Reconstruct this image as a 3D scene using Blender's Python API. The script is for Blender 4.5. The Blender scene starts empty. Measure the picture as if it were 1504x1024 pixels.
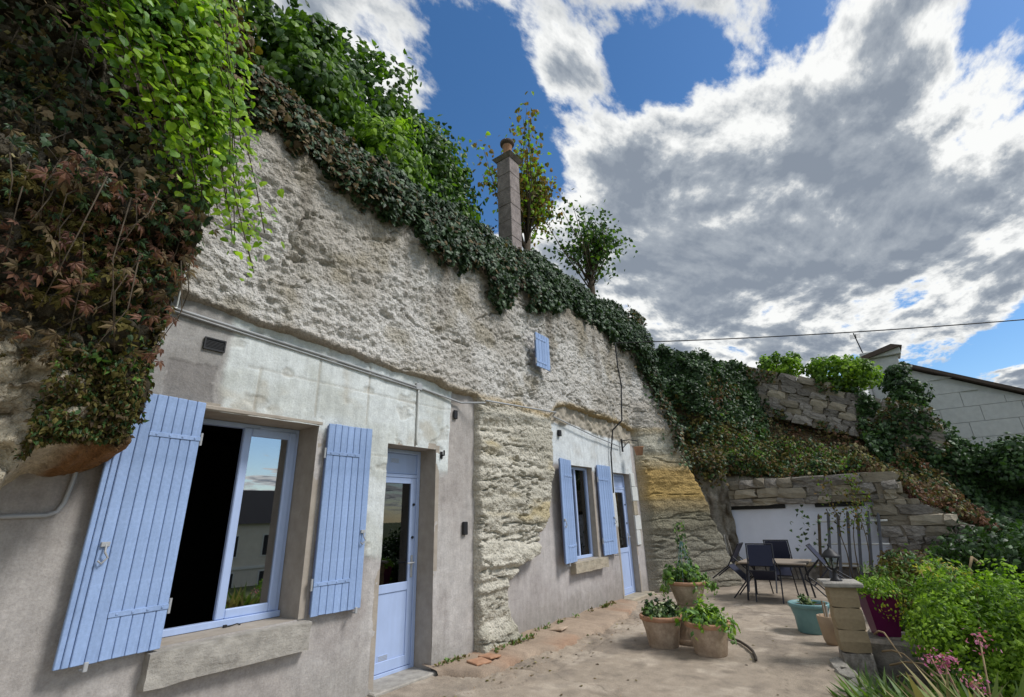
import bpy, bmesh, math, random
import numpy as np
from mathutils import Vector, Matrix

SC = bpy.context.scene
COL = SC.collection
random.seed(7)
RNG = np.random.default_rng(7)
R = math.radians

# ------------------------------------------------------------------ camera
def n3(v):
    v = np.array(v, float)
    return v / np.linalg.norm(v)

F_PX = 695.0
_X = n3([548, 230, F_PX])
_Z = n3([-62, -1955, F_PX])
_Z = n3(_Z - _X * (_Z @ _X))
_Y = np.cross(_Z, _X)
ROT = np.array([_X, _Y, _Z])
CAM = np.array([0.0, -4.437, 1.6])
cam_d = bpy.data.cameras.new('camera')
cam = bpy.data.objects.new('camera', cam_d)
COL.objects.link(cam)
right, up, fwd = ROT @ [1, 0, 0], ROT @ [0, -1, 0], ROT @ [0, 0, 1]
m = Matrix.Identity(4)
for i in range(3):
    m[i][0], m[i][1], m[i][2], m[i][3] = right[i], up[i], -fwd[i], CAM[i]
cam.matrix_world = m
cam_d.sensor_width = 36.0
cam_d.lens = 36.0 * F_PX / 1504.0
cam_d.clip_start = 0.05
cam_d.clip_end = 3000
SC.camera = cam
SC.cycles.max_bounces = 7
SC.cycles.diffuse_bounces = 4
SC.cycles.glossy_bounces = 3
SC.cycles.transparent_max_bounces = 8

# ------------------------------------------------------------------ sky, sun, exposure
SC.view_settings.view_transform = 'Standard'
SC.view_settings.look = 'None'
SC.view_settings.exposure = 0.62
SC.view_settings.gamma = 1.0
SC.view_settings.use_curve_mapping = False
SUN_DIR = n3([0.30, -0.62, 0.80])  # set in front to brighten the facade; the real sun stands behind the cliff
SUN_EL = math.asin(SUN_DIR[2])
SUN_AZ = math.atan2(SUN_DIR[0], SUN_DIR[1])

world = bpy.data.worlds.new('World')
SC.world = world
world.use_nodes = True
nt = world.node_tree
nt.nodes.clear()

def wn(kind, **kw):
    n = nt.nodes.new(kind)
    for k, v in kw.items():
        setattr(n, k, v)
    return n

def wmath(op, a, b=None, c=None, clamp=False):
    n = wn('ShaderNodeMath', operation=op, use_clamp=clamp)
    for i, v in enumerate((a, b, c)):
        if v is None:
            continue
        if isinstance(v, (int, float)):
            n.inputs[i].default_value = v
        else:
            nt.links.new(v, n.inputs[i])
    return n.outputs[0]

def wsmooth(v, a, b):
    n = wn('ShaderNodeMapRange', interpolation_type='SMOOTHSTEP')
    nt.links.new(v, n.inputs[0])
    n.inputs[1].default_value, n.inputs[2].default_value = a, b
    return n.outputs[0]

tc = wn('ShaderNodeTexCoord')
sep = wn('ShaderNodeSeparateXYZ')
nt.links.new(tc.outputs['Generated'], sep.inputs[0])
dz = wmath('ADD', wmath('MAXIMUM', sep.outputs[2], 0.0), 0.10)
px = wmath('DIVIDE', sep.outputs[0], dz)
py = wmath('DIVIDE', sep.outputs[1], dz)
cmb = wn('ShaderNodeCombineXYZ')
nt.links.new(px, cmb.inputs[0])
nt.links.new(py, cmb.inputs[1])

def wnoise(scale, detail, rough, off, dist=0.0, sx=1.0, sy=1.0, rot=0.0):
    mp = wn('ShaderNodeMapping')
    nt.links.new(cmb.outputs[0], mp.inputs[0])
    mp.inputs['Location'].default_value = off
    mp.inputs['Rotation'].default_value = (0, 0, rot)
    mp.inputs['Scale'].default_value = (sx, sy, 1)
    n = wn('ShaderNodeTexNoise')
    n.inputs['Scale'].default_value = scale
    n.inputs['Detail'].default_value = detail
    n.inputs['Roughness'].default_value = rough
    n.inputs['Distortion'].default_value = dist
    nt.links.new(mp.outputs[0], n.inputs['Vector'])
    return n.outputs['Fac']

def sky_p(pxx, pyy):
    r = n3(ROT @ np.array([pxx - 752, pyy - 512, F_PX]))
    return r[0] / (max(r[2], 0) + .10), r[1] / (max(r[2], 0) + .10)

def blob(pt, rad, amp):
    dx = wmath('SUBTRACT', px, pt[0])
    dy = wmath('SUBTRACT', py, pt[1])
    d2 = wmath('ADD', wmath('MULTIPLY', dx, dx), wmath('MULTIPLY', dy, dy))
    return wmath('MULTIPLY', wmath('EXPONENT', wmath('DIVIDE', d2, -rad * rad)), amp)

SKY_OFF = (3.1, 1.7, 0.4)
n_big = wnoise(1.15, 2.0, 0.5, (SKY_OFF[0], SKY_OFF[1], 2.0))
n_fine = wnoise(2.4, 14.0, 0.60, SKY_OFF, 0.15, 0.8, 1.25, R(35))
dens = wmath('ADD', wmath('MULTIPLY', n_big, 0.30), wmath('MULTIPLY', n_fine, 1.25))
dens = wmath('ADD', dens, -0.185)
# where the clouds and the blue gaps lie over the valley
for p_, r_, a_ in (((690, 150), 0.13, -0.13), ((760, 190), 0.12, -0.10), ((975, 105), 0.08, -0.13), ((705, 270), 0.20, -0.17), ((790, 250), 0.08, -0.10), ((740, 330), 0.2, -0.10), ((590, 10), 0.20, 0.10), ((860, 60), 0.075, 0.16), ((820, 110), 0.05, 0.12),
                   ((1170, 110), 0.05, -0.05), ((1270, 60), 0.06, 0.03), ((1400, 110), 0.14, 0.07), ((1090, 60), 0.10, 0.02), ((1330, 290), 0.35, 0.09), ((1050, 340), 0.45, 0.10), ((1250, 440), 1.0, 0.11), ((900, 230), 0.13, 0.05), ((1130, 410), 0.7, 0.07),
                   ((1420, 505), 0.45, -0.20)):
    dens = wmath('ADD', dens, blob(sky_p(*p_), r_, a_))
dens = wmath('ADD', dens, blob((1.75, -3.6), 1.2, -0.22))
cover = wmath('MULTIPLY', wsmooth(dens, 0.51, 0.60), wsmooth(sep.outputs[2], 0.0, 0.04))
thick = wsmooth(dens, 0.55, 0.84)
n_fine2 = wnoise(2.4, 9.0, 0.60, (SKY_OFF[0] + 0.05, SKY_OFF[1] + 0.035, SKY_OFF[2]), 0.15, 0.8, 1.25, R(35))
lit = wmath('SUBTRACT', n_fine, n_fine2)
lump = wnoise(1.3, 6.0, 0.6, (7.7, 2.2, 1.0), 0.2, 0.7, 1.3, R(35))
shade = wmath('ADD', wmath('MULTIPLY', thick, 0.92), wmath('MULTIPLY', wmath('SUBTRACT', lump, 0.54), 1.35))
shade = wmath('ADD', shade, wmath('MULTIPLY', lit, 3.0), clamp=True)
ccol = wn('ShaderNodeValToRGB')
nt.links.new(shade, ccol.inputs[0])
e = ccol.color_ramp.elements
e[0].position, e[0].color = 0.0, (0.90, 0.91, 0.90, 1)
e[1].position, e[1].color = 1.0, (0.235, 0.275, 0.335, 1)
x_ = ccol.color_ramp.elements.new(0.30)
x_.color = (0.66, 0.68, 0.69, 1)
x_ = ccol.color_ramp.elements.new(0.60)
x_.color = (0.37, 0.41, 0.46, 1)
sky = wn('ShaderNodeTexSky', sky_type='NISHITA')
sky.sun_disc = False
sky.sun_elevation = SUN_EL
sky.sun_rotation = SUN_AZ
sky.air_density = 1.0
sky.dust_density = 0.4
sky.ozone_density = 3.0
bg_sky = wn('ShaderNodeBackground')
bg_sky.inputs[1].default_value = 0.095
hsv = wn('ShaderNodeHueSaturation')
hsv.inputs['Saturation'].default_value = 1.22
nt.links.new(sky.outputs[0], hsv.inputs['Color'])
nt.links.new(hsv.outputs[0], bg_sky.inputs[0])
bg_c = wn('ShaderNodeBackground')
bg_c.inputs[1].default_value = 0.70
nt.links.new(ccol.outputs[0], bg_c.inputs[0])
mixw = wn('ShaderNodeMixShader')
nt.links.new(cover, mixw.inputs[0])
nt.links.new(bg_sky.outputs[0], mixw.inputs[1])
nt.links.new(bg_c.outputs[0], mixw.inputs[2])
wo = wn('ShaderNodeOutputWorld')
nt.links.new(mixw.outputs[0], wo.inputs[0])

sun_fill_d = bpy.data.lights.new('sun_fill', 'SUN')  # added as soft fill from the front for the shaded house front
sun_fill_d.energy = 2.0
sun_fill_d.angle = R(16)
sun_fill_d.color = (1.0, 0.975, 0.94)
sun_fill = bpy.data.objects.new('sun_fill', sun_fill_d)
COL.objects.link(sun_fill)
sun_fill.rotation_euler = Vector(SUN_DIR).to_track_quat('Z', 'Y').to_euler()
sun_fill.location = (4, -6, 14)

# ------------------------------------------------------------------ numpy noise
def _hash(ix, iy, iz, seed):
    h = (ix.astype(np.int64) * 374761393 + iy.astype(np.int64) * 668265263 + iz.astype(np.int64) * 1274126177 + seed * 974634777) & 0xFFFFFFFF
    h = ((h ^ (h >> 13)) * 1274126177) & 0xFFFFFFFF
    h = ((h ^ (h >> 16)) * 2246822519) & 0xFFFFFFFF
    h = h ^ (h >> 15)
    return h.astype(np.float64) / 4294967295.0

def vnoise(p, seed=0):
    i = np.floor(p).astype(np.int64)
    f = p - i
    f = f * f * f * (f * (f * 6 - 15) + 10)
    out = 0
    for dx in (0, 1):
        wx = f[:, 0] if dx else 1 - f[:, 0]
        for dy in (0, 1):
            wy = f[:, 1] if dy else 1 - f[:, 1]
            for dz_ in (0, 1):
                wz = f[:, 2] if dz_ else 1 - f[:, 2]
                out = out + wx * wy * wz * _hash(i[:, 0] + dx, i[:, 1] + dy, i[:, 2] + dz_, seed)
    return out * 2 - 1

def fbm(p, oct=4, seed=0, gain=0.5):
    a, s, t = 1.0, 0.0, 0.0
    q = np.array(p, float)
    for o in range(oct):
        s = s + a * vnoise(q, seed + o * 17)
        t += a
        a *= gain
        q = q * 2.03 + 11.3
    return s / t

def worley(p, seed=0):
    i = np.floor(p).astype(np.int64)
    d1 = np.full(len(p), 9.0)
    d2 = np.full(len(p), 9.0)
    for dx in (-1, 0, 1):
        for dy in (-1, 0, 1):
            for dz_ in (-1, 0, 1):
                c = i + np.array([dx, dy, dz_])
                fx = np.stack([_hash(c[:, 0], c[:, 1], c[:, 2], seed + k) for k in (1, 2, 3)], 1)
                d = np.linalg.norm(c + fx - p, axis=1)
                d2 = np.minimum(d2, np.maximum(d1, d))
                d1 = np.minimum(d1, d)
    return d1, d2

def sst(v, a, b):
    t = np.clip((v - a) / (b - a), 0, 1)
    return t * t * (3 - 2 * t)

def lerp(a, b, t):
    t = np.asarray(t)[..., None] if np.ndim(a) or np.ndim(b) else t
    return np.asarray(a) * (1 - t) + np.asarray(b) * t

# ------------------------------------------------------------------ materials
MATS = {}

def material(name, col=(0.5, 0.5, 0.5), rough=0.8, var=0.15, scale=6.0, bump=0.0, bscale=30.0, spec=0.3, attr=False,
             transl=0.0, island=0.0, metal=0.0, col2=None, orand=0.0, vor=0.0, speck=0.0, sscale=120.0, streak=0.0):
    if name in MATS:
        return MATS[name]
    mt = bpy.data.materials.new(name)
    mt.use_nodes = True
    t = mt.node_tree
    b = t.nodes['Principled BSDF']
    b.inputs['Roughness'].default_value = rough
    b.inputs['Specular IOR Level'].default_value = spec
    b.inputs['Metallic'].default_value = metal
    co = t.nodes.new('ShaderNodeTexCoord')
    ns = t.nodes.new('ShaderNodeTexNoise')
    ns.inputs['Scale'].default_value = scale
    ns.inputs['Detail'].default_value = 7
    ns.inputs['Roughness'].default_value = 0.65
    t.links.new(co.outputs['Object'], ns.inputs['Vector'])
    if attr:
        at = t.nodes.new('ShaderNodeAttribute')
        at.attribute_name = 'Col'
        base = at.outputs['Color']
    else:
        rgb = t.nodes.new('ShaderNodeMix')
        rgb.data_type = 'RGBA'
        rgb.inputs['A'].default_value = (*col, 1)
        rgb.inputs['B'].default_value = (*(col2 or col), 1)
        base = rgb.outputs['Result']
        if island:
            geo = t.nodes.new('ShaderNodeNewGeometry')
            t.links.new(geo.outputs['Random Per Island'], rgb.inputs['Factor'])
        else:
            t.links.new(ns.outputs['Fac'], rgb.inputs['Factor'])
    fac = t.nodes.new('ShaderNodeMapRange')
    t.links.new(ns.outputs['Fac'], fac.inputs[0])
    fac.inputs[1].default_value, fac.inputs[2].default_value = 0.25, 0.75
    fac.inputs[3].default_value, fac.inputs[4].default_value = 1 - var, 1 + var
    mul = t.nodes.new('ShaderNodeVectorMath')
    mul.operation = 'SCALE'
    t.links.new(base, mul.inputs[0])
    t.links.new(fac.outputs[0], mul.inputs['Scale'])
    cout = mul.outputs[0]
    for amt_, sc_, mp_ in ((speck, sscale, None), (streak, 14.0, (1, 1, 0.07))):
        if not amt_:
            continue
        n3_ = t.nodes.new('ShaderNodeTexNoise')
        n3_.inputs['Scale'].default_value = sc_
        n3_.inputs['Detail'].default_value = 4
        n3_.inputs['Roughness'].default_value = 0.7
        if mp_:
            mpn = t.nodes.new('ShaderNodeMapping')
            mpn.inputs['Scale'].default_value = mp_
            t.links.new(co.outputs['Object'], mpn.inputs[0])
            t.links.new(mpn.outputs[0], n3_.inputs['Vector'])
        else:
            t.links.new(co.outputs['Object'], n3_.inputs['Vector'])
        f3 = t.nodes.new('ShaderNodeMapRange')
        t.links.new(n3_.outputs['Fac'], f3.inputs[0])
        f3.inputs[1].default_value, f3.inputs[2].default_value = 0.3, 0.7
        f3.inputs[3].default_value, f3.inputs[4].default_value = 1 - amt_, 1 + amt_
        m3 = t.nodes.new('ShaderNodeVectorMath')
        m3.operation = 'SCALE'
        t.links.new(cout, m3.inputs[0])
        t.links.new(f3.outputs[0], m3.inputs['Scale'])
        cout = m3.outputs[0]
    if orand:
        oi = t.nodes.new('ShaderNodeObjectInfo')
        mr = t.nodes.new('ShaderNodeMapRange')
        t.links.new(oi.outputs['Random'], mr.inputs[0])
        mr.inputs[3].default_value, mr.inputs[4].default_value = 1 - orand, 1 + orand
        m2 = t.nodes.new('ShaderNodeVectorMath')
        m2.operation = 'SCALE'
        t.links.new(cout, m2.inputs[0])
        t.links.new(mr.outputs[0], m2.inputs['Scale'])
        cout = m2.outputs[0]
    if island:
        geo = t.nodes.new('ShaderNodeNewGeometry')
        mr = t.nodes.new('ShaderNodeMapRange')
        t.links.new(geo.outputs['Random Per Island'], mr.inputs[0])
        mr.inputs[3].default_value, mr.inputs[4].default_value = 1 - island, 1 + island
        m2 = t.nodes.new('ShaderNodeVectorMath')
        m2.operation = 'SCALE'
        t.links.new(cout, m2.inputs[0])
        t.links.new(mr.outputs[0], m2.inputs['Scale'])
        cout = m2.outputs[0]
    t.links.new(cout, b.inputs['Base Color'])
    if bump:
        n2 = t.nodes.new('ShaderNodeTexNoise')
        n2.inputs['Scale'].default_value = bscale
        n2.inputs['Detail'].default_value = 8
        n2.inputs['Roughness'].default_value = 0.7
        t.links.new(co.outputs['Object'], n2.inputs['Vector'])
        bp = t.nodes.new('ShaderNodeBump')
        bp.inputs['Strength'].default_value = 0.9
        bp.inputs['Distance'].default_value = bump
        hgt = n2.outputs['Fac']
        if vor:
            vo = t.nodes.new('ShaderNodeTexVoronoi')
            vo.inputs['Scale'].default_value = vor
            vo.inputs['Detail'].default_value = 2
            t.links.new(co.outputs['Object'], vo.inputs['Vector'])
            su = t.nodes.new('ShaderNodeMath')
            su.operation = 'SUBTRACT'
            t.links.new(n2.outputs['Fac'], su.inputs[0])
            t.links.new(vo.outputs['Distance'], su.inputs[1])
            hgt = su.outputs[0]
        t.links.new(hgt, bp.inputs['Height'])
        t.links.new(bp.outputs[0], b.inputs['Normal'])
    if transl:
        tr = t.nodes.new('ShaderNodeBsdfTranslucent')
        hs = t.nodes.new('ShaderNodeMix')
        hs.data_type = 'RGBA'
        hs.blend_type = 'MULTIPLY'
        hs.inputs['Factor'].default_value = 1
        t.links.new(cout, hs.inputs['A'])
        hs.inputs['B'].default_value = (1.25, 1.45, 0.55, 1)
        t.links.new(hs.outputs['Result'], tr.inputs[0])
        mx = t.nodes.new('ShaderNodeMixShader')
        mx.inputs[0].default_value = transl
        t.links.new(b.outputs[0], mx.inputs[1])
        t.links.new(tr.outputs[0], mx.inputs[2])
        t.links.new(mx.outputs[0], t.nodes['Material Output'].inputs[0])
    MATS[name] = mt
    return mt

def glass_material(name, refl, tint):
    mt = bpy.data.materials.new(name)
    mt.use_nodes = True
    t = mt.node_tree
    t.nodes.clear()
    g = t.nodes.new('ShaderNodeBsdfGlossy')
    g.inputs['Roughness'].default_value = 0.01
    g.inputs['Color'].default_value = (0.95, 0.97, 1, 1)
    tr = t.nodes.new('ShaderNodeBsdfTransparent')
    tr.inputs[0].default_value = (*tint, 1)
    fr = t.nodes.new('ShaderNodeFresnel')
    fr.inputs[0].default_value = 1.5
    ad = t.nodes.new('ShaderNodeMath')
    ad.operation = 'ADD'
    ad.use_clamp = True
    ad.inputs[1].default_value = refl
    t.links.new(fr.outputs[0], ad.inputs[0])
    mx = t.nodes.new('ShaderNodeMixShader')
    t.links.new(ad.outputs[0], mx.inputs[0])
    t.links.new(tr.outputs[0], mx.inputs[1])
    t.links.new(g.outputs[0], mx.inputs[2])
    o = t.nodes.new('ShaderNodeOutputMaterial')
    t.links.new(mx.outputs[0], o.inputs[0])
    MATS[name] = mt
    return mt

M_CLIFF = material('tuff_rock', attr=True, rough=0.95, var=0.30, scale=22, bump=0.020, bscale=26, spec=0.1, vor=31, speck=0.22, sscale=70)
M_WALL = material('lime_render', attr=True, rough=0.92, var=0.10, scale=11, bump=0.006, bscale=45, spec=0.15, speck=0.14, sscale=60, streak=0.10)
M_TERR = material('terrace_concrete', attr=True, rough=0.92, var=0.16, scale=7, bump=0.008, bscale=80, spec=0.2, speck=0.28, sscale=85)
M_REVEAL = material('reveal_render', (0.32, 0.275, 0.225), 0.92, 0.14, 7, 0.004, 60, col2=(0.38, 0.34, 0.29))
M_BLUE = material('blue_paint', (0.235, 0.34, 0.56), 0.65, 0.12, 5, 0.0015, 60, col2=(0.285, 0.385, 0.59), orand=0.07, streak=0.10, speck=0.06, sscale=40, spec=0.2)
M_BLUED = material('blue_paint_edge', (0.17, 0.21, 0.36), 0.6, 0.10, 9)
M_PVC = material('pale_blue_frame', (0.39, 0.49, 0.72), 0.4, 0.06, 4, spec=0.4, streak=0.04)
M_SILL = material('sill_stone', (0.30, 0.28, 0.25), 0.95, 0.30, 9, 0.012, 40, col2=(0.40, 0.375, 0.33))
M_STONE = material('limestone', (0.36, 0.32, 0.25), 0.95, 0.35, 5, 0.03, 12, col2=(0.27, 0.23, 0.17), orand=0.3)
M_STONEG = material('grey_limestone', (0.17, 0.15, 0.13), 0.95, 0.45, 4, 0.04, 10, col2=(0.36, 0.33, 0.29), orand=0.3, speck=0.25, sscale=9)
M_STONEW = material('white_limestone', (0.56, 0.57, 0.55), 0.92, 0.12, 6, 0.006, 40)
M_MORTAR = material('old_mortar', (0.25, 0.215, 0.165), 1.0, 0.35, 6, 0.02, 20)
M_PILLAR = material('sandstone', (0.40, 0.31, 0.19), 0.92, 0.20, 8, 0.006, 40, col2=(0.33, 0.26, 0.17))
M_WHITEW = material('white_wall_paint', (0.76, 0.80, 0.92), 0.8, 0.05, 3, 0.002, 30)
M_BLACK = material('black_metal', (0.018, 0.018, 0.02), 0.5, 0.1, 8)
M_CHAIR = material('black_chair_frame', (0.022, 0.023, 0.03), 0.45, 0.1, 8)
M_SLING = material('navy_sling', (0.02, 0.024, 0.05), 0.6, 0.1, 30)
M_TABLE = material('table_top', (0.30, 0.25, 0.20), 0.5, 0.12, 8)
M_GREYP = material('grey_conduit', (0.36, 0.37, 0.38), 0.5, 0.1, 6)
M_TERRA = material('terracotta', (0.36, 0.165, 0.085), 0.9, 0.22, 9, 0.003, 50, col2=(0.42, 0.27, 0.18))
M_TERRAW = material('weathered_terracotta', (0.32, 0.21, 0.135), 0.92, 0.32, 6, 0.004, 50, col2=(0.48, 0.40, 0.31), speck=0.15, sscale=40)
M_TEAL = material('teal_glaze', (0.13, 0.26, 0.27), 0.5, 0.12, 6, col2=(0.17, 0.30, 0.30))
M_BEIGEP = material('beige_pot', (0.42, 0.31, 0.21), 0.85, 0.15, 6)
M_PURPLE = material('plum_pot', (0.13, 0.012, 0.07), 0.4, 0.08, 5)
M_SOIL = material('soil', (0.06, 0.042, 0.028), 1.0, 0.4, 9, 0.03, 20)
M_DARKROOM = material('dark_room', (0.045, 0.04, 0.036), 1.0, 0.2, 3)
M_CURTAIN = material('net_curtain', (0.40, 0.43, 0.50), 0.95, 0.1, 8)
M_WOOD = material('grey_wood', (0.30, 0.29, 0.27), 0.9, 0.2, 12, 0.002, 60)
M_SLAT = material('slate_grey_wood', (0.10, 0.105, 0.12), 0.85, 0.25, 9)
M_BARK = material('bark', (0.085, 0.065, 0.045), 0.95, 0.35, 14, 0.01, 40)
M_DRY = material('dry_stem', (0.30, 0.22, 0.13), 0.95, 0.25, 10)
M_HOSE = material('dark_hose', (0.05, 0.04, 0.03), 0.7, 0.1, 8)
M_ROOF = material('roof_tile', (0.10, 0.075, 0.06), 0.9, 0.25, 8, 0.01, 20)
M_SLATE = material('slate', (0.03, 0.03, 0.034), 0.9, 0.2, 6, spec=0.1)
M_PLASTER = material('cream_plaster', (0.55, 0.52, 0.45), 0.9, 0.1, 2)
M_CHIM = material('chimney_cement', (0.20, 0.165, 0.155), 0.95, 0.35, 5, 0.015, 26, col2=(0.30, 0.26, 0.245), speck=0.2, sscale=30)
M_GROUND = material('meadow', (0.07, 0.10, 0.035), 1.0, 0.4, 0.5, 0.05, 6, col2=(0.11, 0.12, 0.05))
M_HILL = material('undergrowth_soil', (0.045, 0.042, 0.026), 1.0, 0.4, 3, 0.06, 8, col2=(0.075, 0.06, 0.035))
M_GLASS = glass_material('window_glass', 0.38, (0.45, 0.47, 0.47))
M_GLASSD = glass_material('door_glass', 0.05, (0.30, 0.32, 0.33))
M_LAMPG = glass_material('lamp_glass', 0.06, (0.9, 0.92, 0.92))
LEAF = dict(
    ivy=material('ivy_leaf', (0.020, 0.052, 0.020), 0.5, 0.1, 3, spec=0.28, transl=0.14, island=0.45, col2=(0.05, 0.085, 0.036)),
    ivyfar=material('ivy_leaf_far', (0.020, 0.052, 0.016), 0.5, 0.1, 3, spec=0.4, transl=0.14, island=0.5, col2=(0.045, 0.088, 0.025)),
    vine=material('vine_leaf', (0.20, 0.37, 0.025), 0.5, 0.1, 3, spec=0.3, transl=0.45, island=0.30, col2=(0.34, 0.47, 0.04)),
    vined=material('vine_leaf_cool', (0.085, 0.20, 0.04), 0.45, 0.1, 3, spec=0.5, transl=0.30, island=0.35, col2=(0.15, 0.28, 0.04)),
    red=material('creeper_leaf_red', (0.11, 0.042, 0.036), 0.6, 0.1, 3, spec=0.3, transl=0.25, island=0.40, col2=(0.19, 0.095, 0.055)),
    brown=material('creeper_leaf_brown', (0.085, 0.055, 0.030), 0.7, 0.1, 3, spec=0.25, transl=0.2, island=0.45, col2=(0.15, 0.11, 0.055)),
    moss=material('moss_tuft', (0.085, 0.075, 0.018), 0.9, 0.1, 3, spec=0.1, transl=0.2, island=0.45, col2=(0.12, 0.10, 0.035)),
    shrub=material('shrub_leaf', (0.075, 0.165, 0.022), 0.5, 0.1, 3, spec=0.35, transl=0.35, island=0.35, col2=(0.14, 0.235, 0.03)),
    shrubd=material('shrub_leaf_dark', (0.032, 0.078, 0.020), 0.5, 0.1, 3, spec=0.35, transl=0.25, island=0.4, col2=(0.055, 0.11, 0.028)),
    autumn=material('autumn_leaf', (0.10, 0.12, 0.025), 0.6, 0.1, 3, spec=0.3, transl=0.35, island=0.4, col2=(0.22, 0.12, 0.03)),
    lime=material('lime_leaf', (0.19, 0.34, 0.025), 0.55, 0.1, 3, spec=0.35, transl=0.35, island=0.30, col2=(0.28, 0.42, 0.04)),
    pot=material('pot_plant_leaf', (0.07, 0.15, 0.04), 0.5, 0.1, 3, spec=0.4, transl=0.3, island=0.4, col2=(0.14, 0.22, 0.06)),
    varieg=material('variegated_leaf', (0.10, 0.19, 0.06), 0.5, 0.1, 3, spec=0.4, transl=0.25, island=0.3, col2=(0.50, 0.52, 0.34)),
    grass=material('grass_blade', (0.09, 0.17, 0.035), 0.6, 0.1, 3, spec=0.3, transl=0.3, island=0.35, col2=(0.17, 0.21, 0.06)),
    straw=material('dry_grass', (0.20, 0.16, 0.075), 0.8, 0.1, 3, spec=0.2, transl=0.25, island=0.35, col2=(0.30, 0.26, 0.14)),
    bracken=material('dead_bracken', (0.12, 0.075, 0.035), 0.9, 0.1, 3, spec=0.1, transl=0.2, island=0.4, col2=(0.16, 0.08, 0.055)),
    pink=material('pink_petal', (0.50, 0.10, 0.28), 0.6, 0.1, 3, spec=0.2, transl=0.3, island=0.3, col2=(0.60, 0.26, 0.42)),
    yellow=material('yellow_petal', (0.55, 0.42, 0.05), 0.6, 0.1, 3, spec=0.2, transl=0.3, island=0.25, col2=(0.45, 0.45, 0.10)))

# ------------------------------------------------------------------ object helpers
def tag(o, label=None, cat=None, group=None, kind=None):
    for k, v in (('label', label), ('category', cat), ('group', group), ('kind', kind)):
        if v:
            o[k] = v
    return o

def link(name, me, mat=None, parent=None):
    o = bpy.data.objects.new(name, me)
    COL.objects.link(o)
    if mat is not None and me is not None and not me.materials:
        me.materials.append(mat)
    if parent is not None:
        o.parent = parent
    return o

def empty(name, loc=(0, 0, 0), rz=0.0, label=None, cat=None, group=None):
    o = bpy.data.objects.new(name, None)
    o.empty_display_size = 0.2
    COL.objects.link(o)
    o.location = loc
    o.rotation_euler = (0, 0, rz)
    return tag(o, label, cat, group)

def mesh_np(name, V, F, smooth=True, col=None):
    me = bpy.data.meshes.new(name)
    V = np.asarray(V, np.float32)
    F = np.asarray(F, np.int32)
    n, k = F.shape
    me.vertices.add(len(V))
    me.vertices.foreach_set('co', V.ravel())
    me.loops.add(n * k)
    me.loops.foreach_set('vertex_index', F.ravel())
    me.polygons.add(n)
    me.polygons.foreach_set('loop_start', np.arange(0, n * k, k, dtype=np.int32))
    me.polygons.foreach_set('loop_total', np.full(n, k, np.int32))
    me.polygons.foreach_set('use_smooth', np.full(n, smooth, bool))
    if col is not None:
        a = me.color_attributes.new('Col', 'FLOAT_COLOR', 'POINT')
        c = np.ones((len(V), 4), np.float32)
        c[:, :3] = col
        a.data.foreach_set('color', c.ravel())
    me.update(calc_edges=True)
    me.validate()
    return me

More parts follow.
